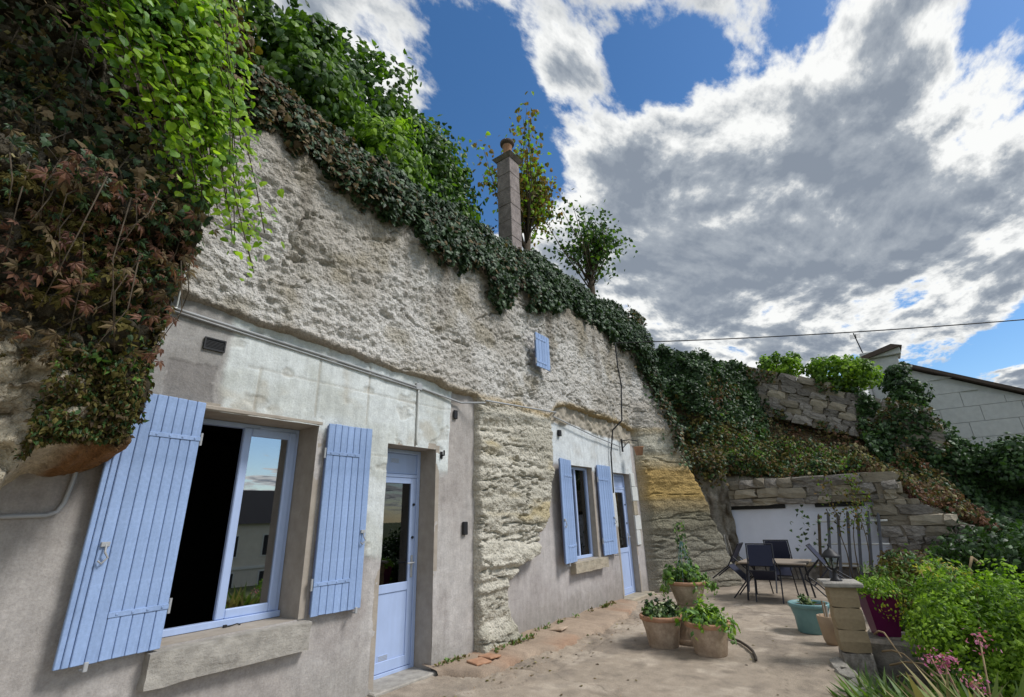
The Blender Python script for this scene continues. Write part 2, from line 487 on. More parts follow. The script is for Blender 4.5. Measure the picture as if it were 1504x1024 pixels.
class MB:
    """collects boxes, tubes and lathes into one mesh"""
    def __init__(s):
        s.v, s.f = [], []
    def add(s, vs, fs):
        o = len(s.v)
        s.v += [tuple(map(float, v)) for v in vs]
        s.f += [tuple(i + o for i in f) for f in fs]
        return s
    def box(s, a, b, bev=0.0):
        x0, y0, z0 = [min(a[i], b[i]) for i in range(3)]
        x1, y1, z1 = [max(a[i], b[i]) for i in range(3)]
        if bev <= 0:
            vs = [(x, y, z) for x in (x0, x1) for y in (y0, y1) for z in (z0, z1)]
            return s.add(vs, [(0, 1, 3, 2), (4, 6, 7, 5), (0, 4, 5, 1), (2, 3, 7, 6), (0, 2, 6, 4), (1, 5, 7, 3)])
        bm = bmesh.new()
        bmesh.ops.create_cube(bm, size=1)
        for v in bm.verts:
            v.co = Vector(((x0 + x1) / 2 + v.co.x * (x1 - x0), (y0 + y1) / 2 + v.co.y * (y1 - y0), (z0 + z1) / 2 + v.co.z * (z1 - z0)))
        bmesh.ops.bevel(bm, geom=bm.edges[:], offset=bev, segments=1, affect='EDGES', profile=0.5)
        bm.verts.index_update()
        s.add([v.co for v in bm.verts], [[v.index for v in f.verts] for f in bm.faces])
        bm.free()
        return s
    def tube(s, pts, r, n=8, cap=True):
        pts = [Vector(p) for p in pts]
        rr = r if isinstance(r, (list, tuple)) else [r] * len(pts)
        o = len(s.v)
        d0 = (pts[1] - pts[0]).normalized()
        a = d0.orthogonal().normalized()
        for i, p in enumerate(pts):
            d = (pts[min(i + 1, len(pts) - 1)] - pts[max(i - 1, 0)])
            d = d.normalized() if d.length > 1e-9 else d0
            a = (a - d * a.dot(d))
            a = a.normalized() if a.length > 1e-6 else d.orthogonal().normalized()
            b = d.cross(a)
            for k in range(n):
                t = 2 * math.pi * k / n
                s.v.append(tuple(p + (a * math.cos(t) + b * math.sin(t)) * rr[i]))
        for i in range(len(pts) - 1):
            for k in range(n):
                k2 = (k + 1) % n
                s.f.append((o + i * n + k, o + i * n + k2, o + (i + 1) * n + k2, o + (i + 1) * n + k))
        if cap:
            s.f.append(tuple(o + k for k in reversed(range(n))))
            s.f.append(tuple(o + (len(pts) - 1) * n + k for k in range(n)))
        return s
    def lathe(s, prof, n=28, c=(0, 0, 0)):
        o = len(s.v)
        for r, z in prof:
            for k in range(n):
                t = 2 * math.pi * k / n
                s.v.append((c[0] + r * math.cos(t), c[1] + r * math.sin(t), c[2] + z))
        for i in range(len(prof) - 1):
            for k in range(n):
                k2 = (k + 1) % n
                s.f.append((o + i * n + k, o + i * n + k2, o + (i + 1) * n + k2, o + (i + 1) * n + k))
        return s
    def mesh(s, name, smooth=False):
        me = bpy.data.meshes.new(name)
        me.from_pydata(s.v, [], s.f)
        if smooth:
            me.polygons.foreach_set('use_smooth', np.ones(len(me.polygons), bool))
        me.update()
        return me
    def build(s, name, mat, parent=None, smooth=False):
        return link(name, s.mesh(name, smooth), mat, parent)

def stone_mesh(seed, sx, sy, sz, rough=0.10):
    """a rough block centred on the origin"""
    bm = bmesh.new()
    bmesh.ops.create_cube(bm, size=1)
    bmesh.ops.subdivide_edges(bm, edges=bm.edges[:], cuts=1, use_grid_fill=True)
    rs = np.random.default_rng(seed)
    for v in bm.verts:
        k = sum(abs(c) > 0.49 for c in v.co)
        sh = {3: 0.90, 2: 0.96, 1: 1.03}.get(k, 1)
        v.co = Vector(((v.co.x * sh + rs.normal(0, rough * 0.35)) * sx, (v.co.y * sh + rs.normal(0, rough * 0.35)) * sy, (v.co.z * sh + rs.normal(0, rough * 0.35)) * sz))
    me = bpy.data.meshes.new('stone')
    bm.to_mesh(me)
    bm.free()
    return me

# leaf templates: unit leaf lies in XY, tip to +Y, stalk at the origin
def _fan(outline, fold=0.10, droop=0.12):
    V = [(0, 0.42, 0.0)]
    for x, y in outline:
        V.append((x, y, -abs(x) * fold * 2 - droop * y * y))
    F = [(0, i, i + 1) for i in range(1, len(outline))] + [(0, len(outline), 1)]
    return np.array(V, float), np.array(F, int)

T_IVY = _fan([(0, 0.05), (0.30, -0.04), (0.52, 0.20), (0.33, 0.42), (0.34, 0.62), (0.14, 0.66), (0, 1.0), (-0.14, 0.66), (-0.34, 0.62), (-0.33, 0.42), (-0.52, 0.20), (-0.30, -0.04)])
T_HEART = _fan([(0, 0.06), (0.24, -0.05), (0.42, 0.16), (0.36, 0.50), (0, 1.0), (-0.36, 0.50), (-0.42, 0.16), (-0.24, -0.05)], 0.16, 0.22)
T_SMALL = (np.array([(0, 0, 0), (0.32, 0.42, -0.08), (0, 1, -0.14), (-0.32, 0.42, -0.08), (0, 0.45, 0.03)], float),
           np.array([(0, 1, 4), (1, 2, 4), (2, 3, 4), (3, 0, 4)], int))
T_BLADE = (np.array([(-0.035, 0, 0), (0.035, 0, 0), (0.045, 0.4, 0.03), (-0.045, 0.4, 0.03), (0.03, 0.75, -0.02), (-0.03, 0.75, -0.02), (0, 1, -0.13)], float),
           np.array([(0, 1, 2), (0, 2, 3), (3, 2, 4), (3, 4, 5), (5, 4, 6)], int))
def _palm():
    V, Fa = [], []
    for a, l in ((-80, 0.6), (-40, 0.85), (0, 1.0), (40, 0.85), (80, 0.6)):
        c, s_ = math.cos(R(a)), math.sin(R(a))
        o = len(V)
        for x, y, z in ((0, 0.04, 0), (0.17, 0.5, -0.06), (0, 1, -0.22), (-0.17, 0.5, -0.06), (0, .5, .03)):
            V.append((l * (x * c + y * s_), l * (-x * s_ + y * c), l * z))
        Fa += [(o, o + 1, o + 4), (o + 1, o + 2, o + 4), (o + 2, o + 3, o + 4), (o + 3, o, o + 4)]
    return np.array(V, float), np.array(Fa, int)
T_PALM = _palm()

def _norm(a):
    return a / np.maximum(np.linalg.norm(a, axis=1, keepdims=True), 1e-9)

def leaf_frames(P, N, tipdir, jit, rng):
    n = len(P)
    N = _norm(_norm(np.asarray(N, float)) + rng.normal(0, jit, (n, 3)))
    T = np.broadcast_to(np.asarray(tipdir, float), (n, 3)) + rng.normal(0, 0.55, (n, 3))
    T = _norm(T - N * (T * N).sum(1, keepdims=True))
    B = np.cross(T, N)
    return B, T, N

def leaf_mesh(name, P, N, size, tmpl, mats, tipdir=(0, 0, -1), jit=0.5, rng=RNG, which=None):
    P = np.asarray(P, float)
    n = len(P)
    B, T, N = leaf_frames(P, N, tipdir, jit, rng)
    S = np.asarray(size, float) * np.ones(n)
    tv, tf = tmpl
    wide = rng.uniform(0.8, 1.15, n)
    V = P[:, None, :] + S[:, None, None] * ((tv[None, :, 0, None] * wide[:, None, None]) * B[:, None, :] + tv[None, :, 1, None] * T[:, None, :] + tv[None, :, 2, None] * N[:, None, :])
    Fc = (tf[None] + (np.arange(n) * len(tv))[:, None, None]).reshape(-1, 3)
    me = mesh_np(name, V.reshape(-1, 3), Fc, smooth=False)
    mats = mats if isinstance(mats, (list, tuple)) else [mats]
    for mt in mats:
        me.materials.append(mt)
    if len(mats) > 1:
        if which is None:
            which = rng.integers(0, len(mats), n)
        me.polygons.foreach_set('material_index', np.repeat(np.asarray(which, np.int32), len(tf)))
    return me

def leaf_cloud(name, P, N, size, tmpl, mats, parent=None, kind='stuff', **kw):
    o = link(name, leaf_mesh(name, P, N, size, tmpl, mats, **kw), None, parent)
    if kind:
        o['kind'] = kind
    return o

def leaf_parts(P, N, size, tmpl, mats, parent, tipdir=(0, 0, -1), jit=0.5, rng=RNG, variants=4):
    """single leaves as objects that share a few meshes"""
    tv, tf = tmpl
    meshes = []
    for mt in mats:
        for k in range(variants):
            V = tv.copy()
            V[:, 2] += rng.normal(0, 0.03, len(V)) - V[:, 1] ** 2 * rng.uniform(0, 0.25)
            V[:, 0] *= rng.uniform(0.85, 1.15)
            me = mesh_np('leaf', V, tf, smooth=False)
            me.materials.append(mt)
            meshes.append(me)
    B, T, N = leaf_frames(np.asarray(P, float), N, tipdir, jit, rng)
    S = np.asarray(size, float) * np.ones(len(P))
    inv = parent.matrix_basis.inverted() if parent else Matrix.Identity(4)
    for i in range(len(P)):
        o = bpy.data.objects.new('leaf', meshes[int(rng.integers(len(meshes)))])
        COL.objects.link(o)
        o.parent = parent
        mm = Matrix.Identity(4)
        for r_ in range(3):
            mm[r_][0], mm[r_][1], mm[r_][2], mm[r_][3] = B[i][r_] * S[i], T[i][r_] * S[i], N[i][r_] * S[i], P[i][r_]
        o.matrix_basis = inv @ mm

# ================================================================== GROUND
def grid_mesh(name, xs, ys, fn, mat, kind='structure', parent=None, keep=None):
    X, Y = np.meshgrid(xs, ys, indexing='ij')
    p, c = fn(X.ravel(), Y.ravel())
    nx, ny = len(xs), len(ys)
    i = np.arange(nx * ny).reshape(nx, ny)
    Fc = np.stack([i[:-1, :-1].ravel(), i[1:, :-1].ravel(), i[1:, 1:].ravel(), i[:-1, 1:].ravel()], 1)
    if keep is not None:
        kk = keep(X.ravel(), Y.ravel(), p)
        Fc = Fc[kk[Fc].all(1)]
        used = np.unique(Fc)
        remap = np.full(nx * ny, -1)
        remap[used] = np.arange(len(used))
        p, c, Fc = p[used], (c[used] if c is not None else None), remap[Fc]
    me = mesh_np(name, p, Fc, True, c)
    o = link(name, me, mat, parent)
    if kind:
        o['kind'] = kind
    return o

gme = MB().add([(-900, -900, -2.9), (900, -900, -2.9), (900, 900, -2.9), (-900, 900, -2.9)], [(0, 1, 2, 3)])
tag(gme.build('ground', M_GROUND), kind='structure')

def edge_y(x):
    """front edge of the terrace as seen in plan"""
    return np.interp(x, [-8, 3.0, 4.8, 5.9, 6.27, 6.8, 7.3, 8.5, 12, 16], [-7.5, -6.2, -4.35, -3.86, -3.76, -3.58, -3.72, -4.0, -4.4, -5.4])

def terrace_fn(x, t):
    y = edge_y(x) + (0.6 - edge_y(x)) * t
    p = np.stack([x, y, np.zeros_like(x)], 1)
    q = p * 1.0
    big = fbm(q * 0.9, 4, 3)
    med = fbm(q * 3.1, 4, 9)
    fine = fbm(q * 14, 3, 19)
    z = 0.012 * big + 0.006 * med + 0.0025 * fine
    # rough broken concrete beside the wall
    rough = sst(y, -1.35, -0.55) * sst(x, 3.9, 4.6) * (1 - sst(x, 8.6, 9.5))
    d1, d2 = worley(q * np.array([5, 7, 1.0]), 4)
    z += rough * (0.022 * fbm(q * 6, 3, 33) - 0.02 * (1 - sst(d2 - d1, 0.0, 0.12)))
    g1, g2 = worley((q + 0.25 * np.stack([fbm(q * 2.2, 3, 91), fbm(q * 2.2, 3, 92), 0 * x], 1)) * np.array([0.28, 0.42, 1.0]) + 3.3, 14)
    crackl = (1 - sst(g2 - g1, 0.0, 0.009))
    z -= 0.006 * crackl
    # a slab joint running to the kerb
    jl = np.abs((x - 6.69) - 0.17 * (y + 3.0) * -1)
    joint = (1 - sst(jl, 0.006, 0.03)) * (y < -2.95)
    z -= 0.03 * joint
    c = lerp(np.array([0.36, 0.30, 0.235]), np.array([0.305, 0.255, 0.20]), sst(big, -0.3, 0.5))
    c = lerp(c, np.array([0.22, 0.185, 0.15]), 0.7 * sst(fbm(q * 1.7 + 4, 4, 77), 0.08, 0.45))
    c = lerp(c, np.array([0.48, 0.41, 0.33]), 0.6 * sst(fbm(q * 2.7 + 9, 3, 55), 0.2, 0.5))
    c = lerp(c, np.array([0.30, 0.23, 0.17]), rough * 0.5 * sst(med, -0.2, 0.4))
    c = lerp(c, np.array([0.16, 0.13, 0.10]), 0.6 * crackl)
    c = lerp(c, np.array([0.15, 0.125, 0.10]), 0.35 * sst(fbm(q * 5.5 + 1, 4, 155), 0.26, 0.5))
    c *= (1 + 0.16 * fine)[:, None]
    p[:, 2] = z
    return p, c
grid_mesh('terrace', np.concatenate([np.arange(-8, 3, 0.12), np.arange(3, 11, 0.025), np.arange(11, 16.01, 0.08)]), np.linspace(0, 1, 190), terrace_fn, M_TERR)

# the drop from the terrace edge down to the garden
xs = np.linspace(-8, 16, 160)
V, Fc = [], []
for i, x in enumerate(xs):
    V += [(x, edge_y(x), 0.02), (x, edge_y(x) - 0.03, -0.5), (x, edge_y(x) - 0.08, -2.95)]
for i in range(len(xs) - 1):
    for k in range(2):
        Fc.append((i * 3 + k, i * 3 + k + 1, i * 3 + k + 4, i * 3 + k + 3))
tag(link('terrace_edge', mesh_np('terrace_edge', V, Fc, False), M_SOIL), kind='structure')

def bed_fn(x, t):
    y = edge_y(x) - 0.0 - t * 9.0
    p = np.stack([x, y, np.zeros_like(x)], 1)
    p[:, 2] = -0.28 - 2.6 * sst(t, 0.10 + 0.22 * sst(x, 5, 9), 0.9) + 0.07 * fbm(p * 2.5, 4, 5)
    return p, None
grid_mesh('garden_bed', np.linspace(1.5, 18, 110), np.linspace(0, 1, 60), bed_fn, M_SOIL)

# ================================================================== CLIFF
def z_ledge(x):
    return np.interp(x, [-3, 1.2, 4.0, 5.0, 6.9, 7.2, 8.2, 9.5, 11.2, 14], [3.42, 3.40, 3.27, 3.20, 3.22, 3.42, 3.52, 3.44, 3.38, 3.3])

def pil_right(z):
    return np.interp(z, [0, 0.25, 0.5, 0.75, 0.95, 1.08, 1.3, 1.8, 3.4], [5.98, 5.86, 5.72, 5.70, 6.05, 6.45, 6.62, 6.95, 7.10])

def bulge_bottom(x):
    return np.interp(x, [-3, 0.3, 0.46, 0.56, 0.62, 0.8, 1.05, 1.3], [1.50, 1.56, 1.62, 1.76, 1.82, 1.90, 2.03, 2.2])

def cliff_fn(x, z):
    n = len(x)
    q = np.stack([x, np.zeros(n), z], 1)
    zl = z_ledge(x) + 0.05 * fbm(q * 1.7, 3, 4) + 0.02 * fbm(q * 7, 3, 14)
    up_ = sst(z, zl - 0.05, zl + 0.07)
    big = fbm(q * 0.8, 3, 1)
    med = fbm(q * 2.6, 4, 2)
    d1, d2 = worley(q * np.array([7.0, 1, 8.5]) + 0.35 * np.stack([fbm(q * 9, 2, 41), np.zeros(n), fbm(q * 9, 2, 42)], 1), 8)
    e1, e2 = worley(q * np.array([15.0, 1, 17.0]), 9)
    fine = fbm(q * 24, 3, 22)
    # tooled, pitted face above the ledge
    y_up = -0.115 + 0.03 * (z - zl) - 0.075 * big - 0.045 * med
    tool = (0.12 + 0.88 * sst(fbm(q * 1.1 + 3, 4, 88), -0.22, 0.30))
    pits = (0.034 * (0.5 - np.minimum(d1, 0.62)) + 0.034 * (0.5 - e1)) * tool + 0.030 * fine + 0.03 * fbm(q * np.array([3.0, 1, 8.0]), 4, 68) + 0.05 * (1 - sst(np.abs(fbm(q * np.array([0.7, 1, 2.2]) + 4, 4, 67)), 0.0, 0.03)) * -1.0
    y_up = y_up - pits
    top = np.clip((z - 5.35 - 0.12 * big) / 1.7, 0, 2)
    y_up = y_up + 0.75 * top ** 1.5
    # rock pillar between the two rendered fronts
    xr = pil_right(z) + 0.05 * fbm(q * 3, 3, 61)
    xl = 5.03 + 0.03 * fbm(q * np.array([1, 1, 3.0]), 3, 62)
    pil = sst(x, xl - 0.02, xl + 0.07) * (1 - sst(x, xr - 0.10, xr + 0.05))
    strata = fbm(q * np.array([1.3, 1, 9.0]) + 0.2 * med[:, None], 4, 63)
    crk = fbm(q * np.array([0.9, 1, 5.5]) + 7, 4, 65)
    crack = (1 - sst(np.abs(crk), 0.0, 0.045))
    waist = np.interp(z, [0, 0.3, 0.5, 0.68, 0.72, 0.80, 0.86, 0.94, 1.0, 1.1, 1.25], [0.10, 0.02, 0.0, 0.0, 0.05, 0.02, 0.08, 0.04, 0.12, 0.09, 0.03])
    y_pil = -0.09 - 0.03 * med - 0.052 * strata - 0.030 * (0.5 - e1) - 0.03 * (0.5 - d1) + 0.07 * crack - waist - 0.012 * fine
    y_lo = 0.30 * (1 - pil) + y_pil * pil
    y = y_lo * (1 - up_) + y_up * up_
    # yellow buttress at the end, swinging out towards the terrace
    k = np.interp(z, [0, 2, 3.3, 3.95, 4.74, 5.5, 7.2], [1.30, 1.22, 1.08, 0.95, 0.55, 0.50, 0.30])
    s = np.clip((x - 10.55) / 1.75, 0, 1.2)
    xbl = 10.72 + 0.04 * med
    but = sst(x, xbl - 0.08, xbl + 0.10)
    stb = fbm(q * np.array([0.8, 1, 7.0]), 4, 71)
    y_b = -0.06 - k * s - 0.05 * stb - 0.05 * med - 0.03 * (0.5 - d1) - 0.012 * fine + 0.06 * (1 - sst(np.abs(fbm(q * np.array([0.8, 1, 4.0]) + 3, 3, 75)), 0, 0.05))
    upm = sst(z, 3.25, 3.6)
    y_b = y_b * (1 - upm) + (np.minimum(y_up, y_up - k * s * 0.95)) * upm
    y = y * (1 - but) + y_b * but
    xe = np.interp(z, [0, 1, 2.2, 3.3, 4.5, 7], [12.45, 12.2, 11.9, 11.62, 11.55, 11.7]) + 0.06 * fbm(q * 2.2, 3, 81)
    y = y + np.clip(x - xe, 0, 3) * 2.2 * sst(x, xe, xe + 0.25)
    # overhanging brow on the near side
    zb = bulge_bottom(x) + 0.10 * fbm(q * np.array([5, 1, 3.0]), 4, 91)
    bx = 1 - sst(x, 0.99 + 0.07 * med, 1.13 + 0.07 * med)
    trn = np.interp(x, [0.45, 0.55, 1.05], [0.22, 0.30, 0.12])
    bz = sst(z, zb, zb + trn)
    amp = (0.82 + 0.10 * sst(z, 2.1, 2.5) - 0.50 * sst(z, 3.3, 4.3) + 0.20 * fbm(q * 1.5 + 5, 3, 92) + 0.16 * fbm(q * 5, 4, 93) + 0.10 * (0.5 - d1) + 0.06 * fine)
    B = bx * bz * amp
    hid = (y > 0.14) & (B < 0.02)
    y = np.where(B > 0.02, np.minimum(y, 0.12) - B, y)
    # ---- colour of the stone itself
    c = lerp(np.array([0.50, 0.472, 0.43]), np.array([0.42, 0.388, 0.34]), sst(big, -0.4, 0.4))
    c = lerp(c, np.array([0.60, 0.58, 0.545]), 0.75 * sst(fbm(q * 1.1 + 2, 4, 101), -0.1, 0.4))
    c = lerp(c, np.array([0.27, 0.235, 0.185]), 0.75 * sst(z + 0.6 * med, 4.75, 5.7))
    c = lerp(c, np.array([0.31, 0.265, 0.18]), 0.5 * sst(fbm(q * 1.9 + 8, 4, 103), 0.15, 0.5))
    stain = sst(fbm(q * np.array([3.2, 1, 0.45]) + 12, 4, 109), 0.08, 0.45) * sst(z, 3.5, 5.3)
    c = lerp(c, np.array([0.21, 0.185, 0.15]), 0.8 * stain)
    led = (1 - sst(np.abs(z - zl), 0.03, 0.16)) * sst(x, 2.5, 6.5)
    c = lerp(c, np.array([0.40, 0.29, 0.13]), 0.85 * led)
    led2 = (1 - sst(np.abs(z - zl), 0.03, 0.13)) * (1 - sst(x, 2.5, 6.5))
    c = lerp(c, np.array([0.26, 0.215, 0.16]), 0.7 * led2)
    cp = lerp(np.array([0.58, 0.545, 0.46]), np.array([0.46, 0.43, 0.355]), sst(strata, -0.3, 0.4))
    cp = lerp(cp, np.array([0.44, 0.35, 0.17]), 0.7 * sst(fbm(q * np.array([0.9, 1, 3.0]) + 1, 3, 111), 0.12, 0.45) * sst(z, 1.2, 1.7))
    cp = lerp(cp, np.array([0.27, 0.26, 0.19]), 0.6 * sst(-z + 0.3 * med, -0.6, 0.1))
    lowp = (1 - up_) * (x > 4.8) * (x < 7.3)
    c = lerp(c, cp, lowp)
    cb = np.stack([np.interp(z + 0.10 * stb, [0, 0.9, 1.5, 1.75, 1.9, 2.55, 2.75, 2.95, 3.4], v) for v in (
        [0.27, 0.25, 0.22, 0.28, 0.42, 0.42, 0.42, 0.46, 0.48], [0.25, 0.235, 0.20, 0.22, 0.29, 0.29, 0.36, 0.44, 0.455], [0.20, 0.185, 0.14, 0.12, 0.11, 0.115, 0.24, 0.36, 0.375])], 1)
    cb = lerp(cb, cb * 0.62, 0.6 * sst(fbm(q * np.array([1.5, 1, 3]) + 6, 4, 121), 0.05, 0.4))
    c = lerp(c, cb, but * (1 - upm))
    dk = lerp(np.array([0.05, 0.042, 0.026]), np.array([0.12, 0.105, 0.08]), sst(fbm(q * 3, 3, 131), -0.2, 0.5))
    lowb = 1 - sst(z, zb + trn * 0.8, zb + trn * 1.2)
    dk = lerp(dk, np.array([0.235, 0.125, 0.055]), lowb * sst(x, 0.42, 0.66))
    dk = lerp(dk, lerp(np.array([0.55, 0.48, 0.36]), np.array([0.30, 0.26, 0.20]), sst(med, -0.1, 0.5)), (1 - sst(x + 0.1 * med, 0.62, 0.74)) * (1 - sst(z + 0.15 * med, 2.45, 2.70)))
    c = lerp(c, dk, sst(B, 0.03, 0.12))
    c = c * (1 + 0.10 * fine + 0.12 * (0.5 - e1))[:, None]
    p = np.stack([x, y, z + 0.02 * fbm(q * 5 + 3, 3, 141) + sst(B, 0.05, 0.3) * (0.045 * fbm(np.stack([x, y * 2, z], 1) * 9, 4, 142) + 0.05 * (0.5 - e1))], 1)
    return p, np.clip(c, 0.01, 0.8), hid

_cx = np.concatenate([np.arange(-2.6, 0.1, 0.04), np.arange(0.1, 8.0, 0.0165), np.arange(8.0, 13.2, 0.022)])
_cz = np.concatenate([np.arange(-0.05, 5.4, 0.0165), np.arange(5.4, 7.3, 0.04)])
X, Z = np.meshgrid(_cx, _cz, indexing='ij')
P, Cc, hid = cliff_fn(X.ravel(), Z.ravel())
ii = np.arange(P.shape[0]).reshape(X.shape)
Fc = np.stack([ii[:-1, :-1].ravel(), ii[1:, :-1].ravel(), ii[1:, 1:].ravel(), ii[:-1, 1:].ravel()], 1)
Fc = Fc[~hid[Fc].all(1)]
used = np.unique(Fc)
rm = np.full(len(P), -1)
rm[used] = np.arange(len(used))
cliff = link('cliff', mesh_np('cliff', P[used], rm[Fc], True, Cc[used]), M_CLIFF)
tag(cliff, kind='structure')
# coarse look-up of the cliff front for planting
CG_X, CG_Z = _cx[::4], _cz[::4]
CG_Y = P[:, 1].reshape(X.shape)[::4, ::4]

def cliff_y(x, z):
    i = np.clip(np.searchsorted(CG_X, x), 0, len(CG_X) - 1)
    j = np.clip(np.searchsorted(CG_Z, z), 0, len(CG_Z) - 1)
    return CG_Y[i, j]

# overgrown slope on top of the cliff
def top_fn(x, t):
    y = -0.1 + t * 16
    p = np.stack([x, y, np.zeros_like(x)], 1)
    p[:, 2] = 5.3 + np.minimum(y, 2.2) * 0.85 + np.clip(y - 2.2, 0, 20) * 0.15 + 0.2 * fbm(p * 0.9, 3, 5)
    p[:, 2] -= 3.2 * sst(x, 12.3, 17)
    p[:, 1] += np.where(t < 0.02, 0.5, 0)
    return p, None
grid_mesh('hilltop', np.linspace(-6, 24, 90), np.linspace(0, 1, 60), top_fn, M_HILL)

# ================================================================== CAVE HOUSE
house = empty('cave_house', (0, 0, 0), 0, 'cave house front of patched lime render with blue shutters, built into the pale cliff', 'house')

def in_rect(x, z, r):
    return (x > r[0]) & (x < r[1]) & (z > r[2]) & (z < r[3])

WIN1 = (1.62, 2.68, 0.79, 2.53)
DOOR1 = (3.56, 4.34, -0.2, 2.44)
WIN2 = (7.58, 8.55, 0.86, 2.46)
DOOR2 = (9.50, 10.32, -0.2, 2.42)

def snap(arr, vals):
    arr = list(arr)
    for v in vals:
        k = min(range(len(arr)), key=lambda i: abs(arr[i] - v))
        arr[k] = v
    return np.array(arr)

def wall_common(q):
    return fbm(q * 0.9, 4, 201), fbm(q * 3.2, 4, 202), fbm(q * 11, 3, 203), fbm(q * 28, 2, 204)

def wall_a(x, z):
    n = len(x)
    q = np.stack([x, np.zeros(n), z], 1)
    b, md, f, ff = wall_common(q)
    y = -0.012 * b - 0.006 * md - 0.003 * f
    low = lerp(np.array([0.37, 0.34, 0.318]), np.array([0.44, 0.415, 0.395]), sst(b + 0.5 * md, -0.4, 0.4))
    low = lerp(low, np.array([0.27, 0.24, 0.225]), 0.55 * sst(fbm(q * 1.6 + 5, 4, 211), 0.1, 0.5))
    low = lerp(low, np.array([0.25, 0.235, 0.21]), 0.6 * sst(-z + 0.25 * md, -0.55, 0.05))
    white = lerp(np.array([0.60, 0.63, 0.62]), np.array([0.50, 0.52, 0.49]), sst(md + 0.4 * b, -0.1, 0.6))
    white = lerp(white, np.array([0.42, 0.385, 0.31]), 0.6 * sst(fbm(q * 2.3 + 9, 4, 212), 0.22, 0.5))
    jit = 0.10 * md + 0.05 * f
    zb = np.interp(x, [1.7, 2.7, 2.76, 3.28, 3.32, 3.56, 4.35, 4.40, 4.56, 4.62], [2.45, 2.45, 2.4, 2.2, 1.35, 1.3, 2.3, 2.18, 2.22, 3.4])
    w = sst(z + jit, zb - 0.05, zb + 0.04) * sst(x + 0.5 * jit, 1.68, 1.76) * (1 - sst(x + 0.8 * jit, 4.58, 4.63))
    y = y - 0.012 * w
    # joints and chips of the ashlar under the whitewash
    g = np.zeros(n)
    for xj, z0, z1 in ((2.02, 2.55, 3.0), (2.62, 2.6, 3.3), (3.25, 2.6, 3.3), (3.98, 2.45, 3.25)):
        g = np.maximum(g, (1 - sst(np.abs(x - xj + 0.01 * md), 0.004, 0.016)) * (z > z0) * (z < z1))
    for zj, x0, x1 in ((2.98, 1.9, 4.6), (2.30, 3.3, 3.56)):
        g = np.maximum(g, 0.6 * (1 - sst(np.abs(z - zj + 0.015 * md), 0.003, 0.014)) * (x > x0) * (x < x1))
    chip = sst(fbm(q * np.array([4, 1, 6.0]) + 2, 4, 214), 0.30, 0.42) * w
    y = y + 0.008 * g + 0.010 * chip
    white = lerp(white, np.array([0.38, 0.35, 0.29]), np.clip(0.55 * g + 0.35 * chip, 0, 1))
    c = lerp(low, white, w)
    # older grey cement at the near upper corner, with a darker square patch
    grey = lerp(np.array([0.38, 0.365, 0.35]), np.array([0.30, 0.285, 0.27]), sst(md, -0.2, 0.4))
    gm = (1 - sst(x + 0.6 * jit, 1.66, 1.74)) * sst(z, 2.35, 2.5)
    c = lerp(c, grey, gm)
    pt = (in_rect(x + 0.3 * jit, z + 0.4 * jit, (1.30, 1.66, 2.5, 2.93))).astype(float)
    c = lerp(c, np.array([0.22, 0.205, 0.195]), 0.75 * pt)
    y = y + 0.006 * pt
    c = lerp(c, np.array([0.25, 0.225, 0.20]), 0.35 * (1 - sst(x + 0.4 * md, 0.9, 1.7)) * (1 - sst(z, 2.2, 2.4)))  # shade of the rock brow and vine, painted into the wall's lower near end
    c = c * (1 + 0.10 * f + 0.08 * ff)[:, None]
    return np.stack([x, y, z], 1), c

def wall_b(x, z):
    n = len(x)
    q = np.stack([x, np.zeros(n), z], 1)
    b, md, f, ff = wall_common(q + 31)
    y = -0.010 * b - 0.006 * md - 0.003 * f
    low = lerp(np.array([0.37, 0.34, 0.325]), np.array([0.44, 0.41, 0.395]), sst(b + 0.5 * md, -0.4, 0.4))
    low = lerp(low, np.array([0.25, 0.23, 0.205]), 0.7 * sst(-z + 0.25 * md, -0.6, 0.0))
    low = lerp(low, np.array([0.42, 0.37, 0.29]), 0.5 * sst(fbm(q * 1.5 + 2, 3, 221), 0.15, 0.5) * sst(z, 0.8, 1.4))
    white = lerp(np.array([0.60, 0.63, 0.64]), np.array([0.52, 0.53, 0.52]), sst(md, 0.0, 0.5))
    jit = 0.10 * md + 0.04 * f
    zb = np.interp(x, [7.1, 7.14, 8.6, 9.2, 9.25, 9.5, 10.3, 10.36], [3.3, 2.42, 2.4, 2.35, 1.4, 1.35, 2.35, 1.25])
    ztop = np.interp(x, [7.0, 8.0, 9.0, 10.9], [3.12, 3.18, 3.12, 3.05])
    w = sst(z + 0.4 * jit, zb - 0.03, zb + 0.03) * (1 - sst(z + 0.5 * jit, ztop, ztop + 0.05)) * (1 - sst(x + 0.4 * jit, 10.52, 10.56))
    y = y - 0.012 * w
    c = lerp(low, white, w)
    rough = sst(z + 0.4 * jit, ztop, ztop + 0.05)
    c = lerp(c, np.array([0.36, 0.32, 0.25]), 0.8 * rough)
    y = y - 0.05 * rough * sst(f + md, -0.4, 0.5)
    c = c * (1 + 0.09 * f + 0.07 * ff)[:, None]
    return np.stack([x, y, z], 1), c

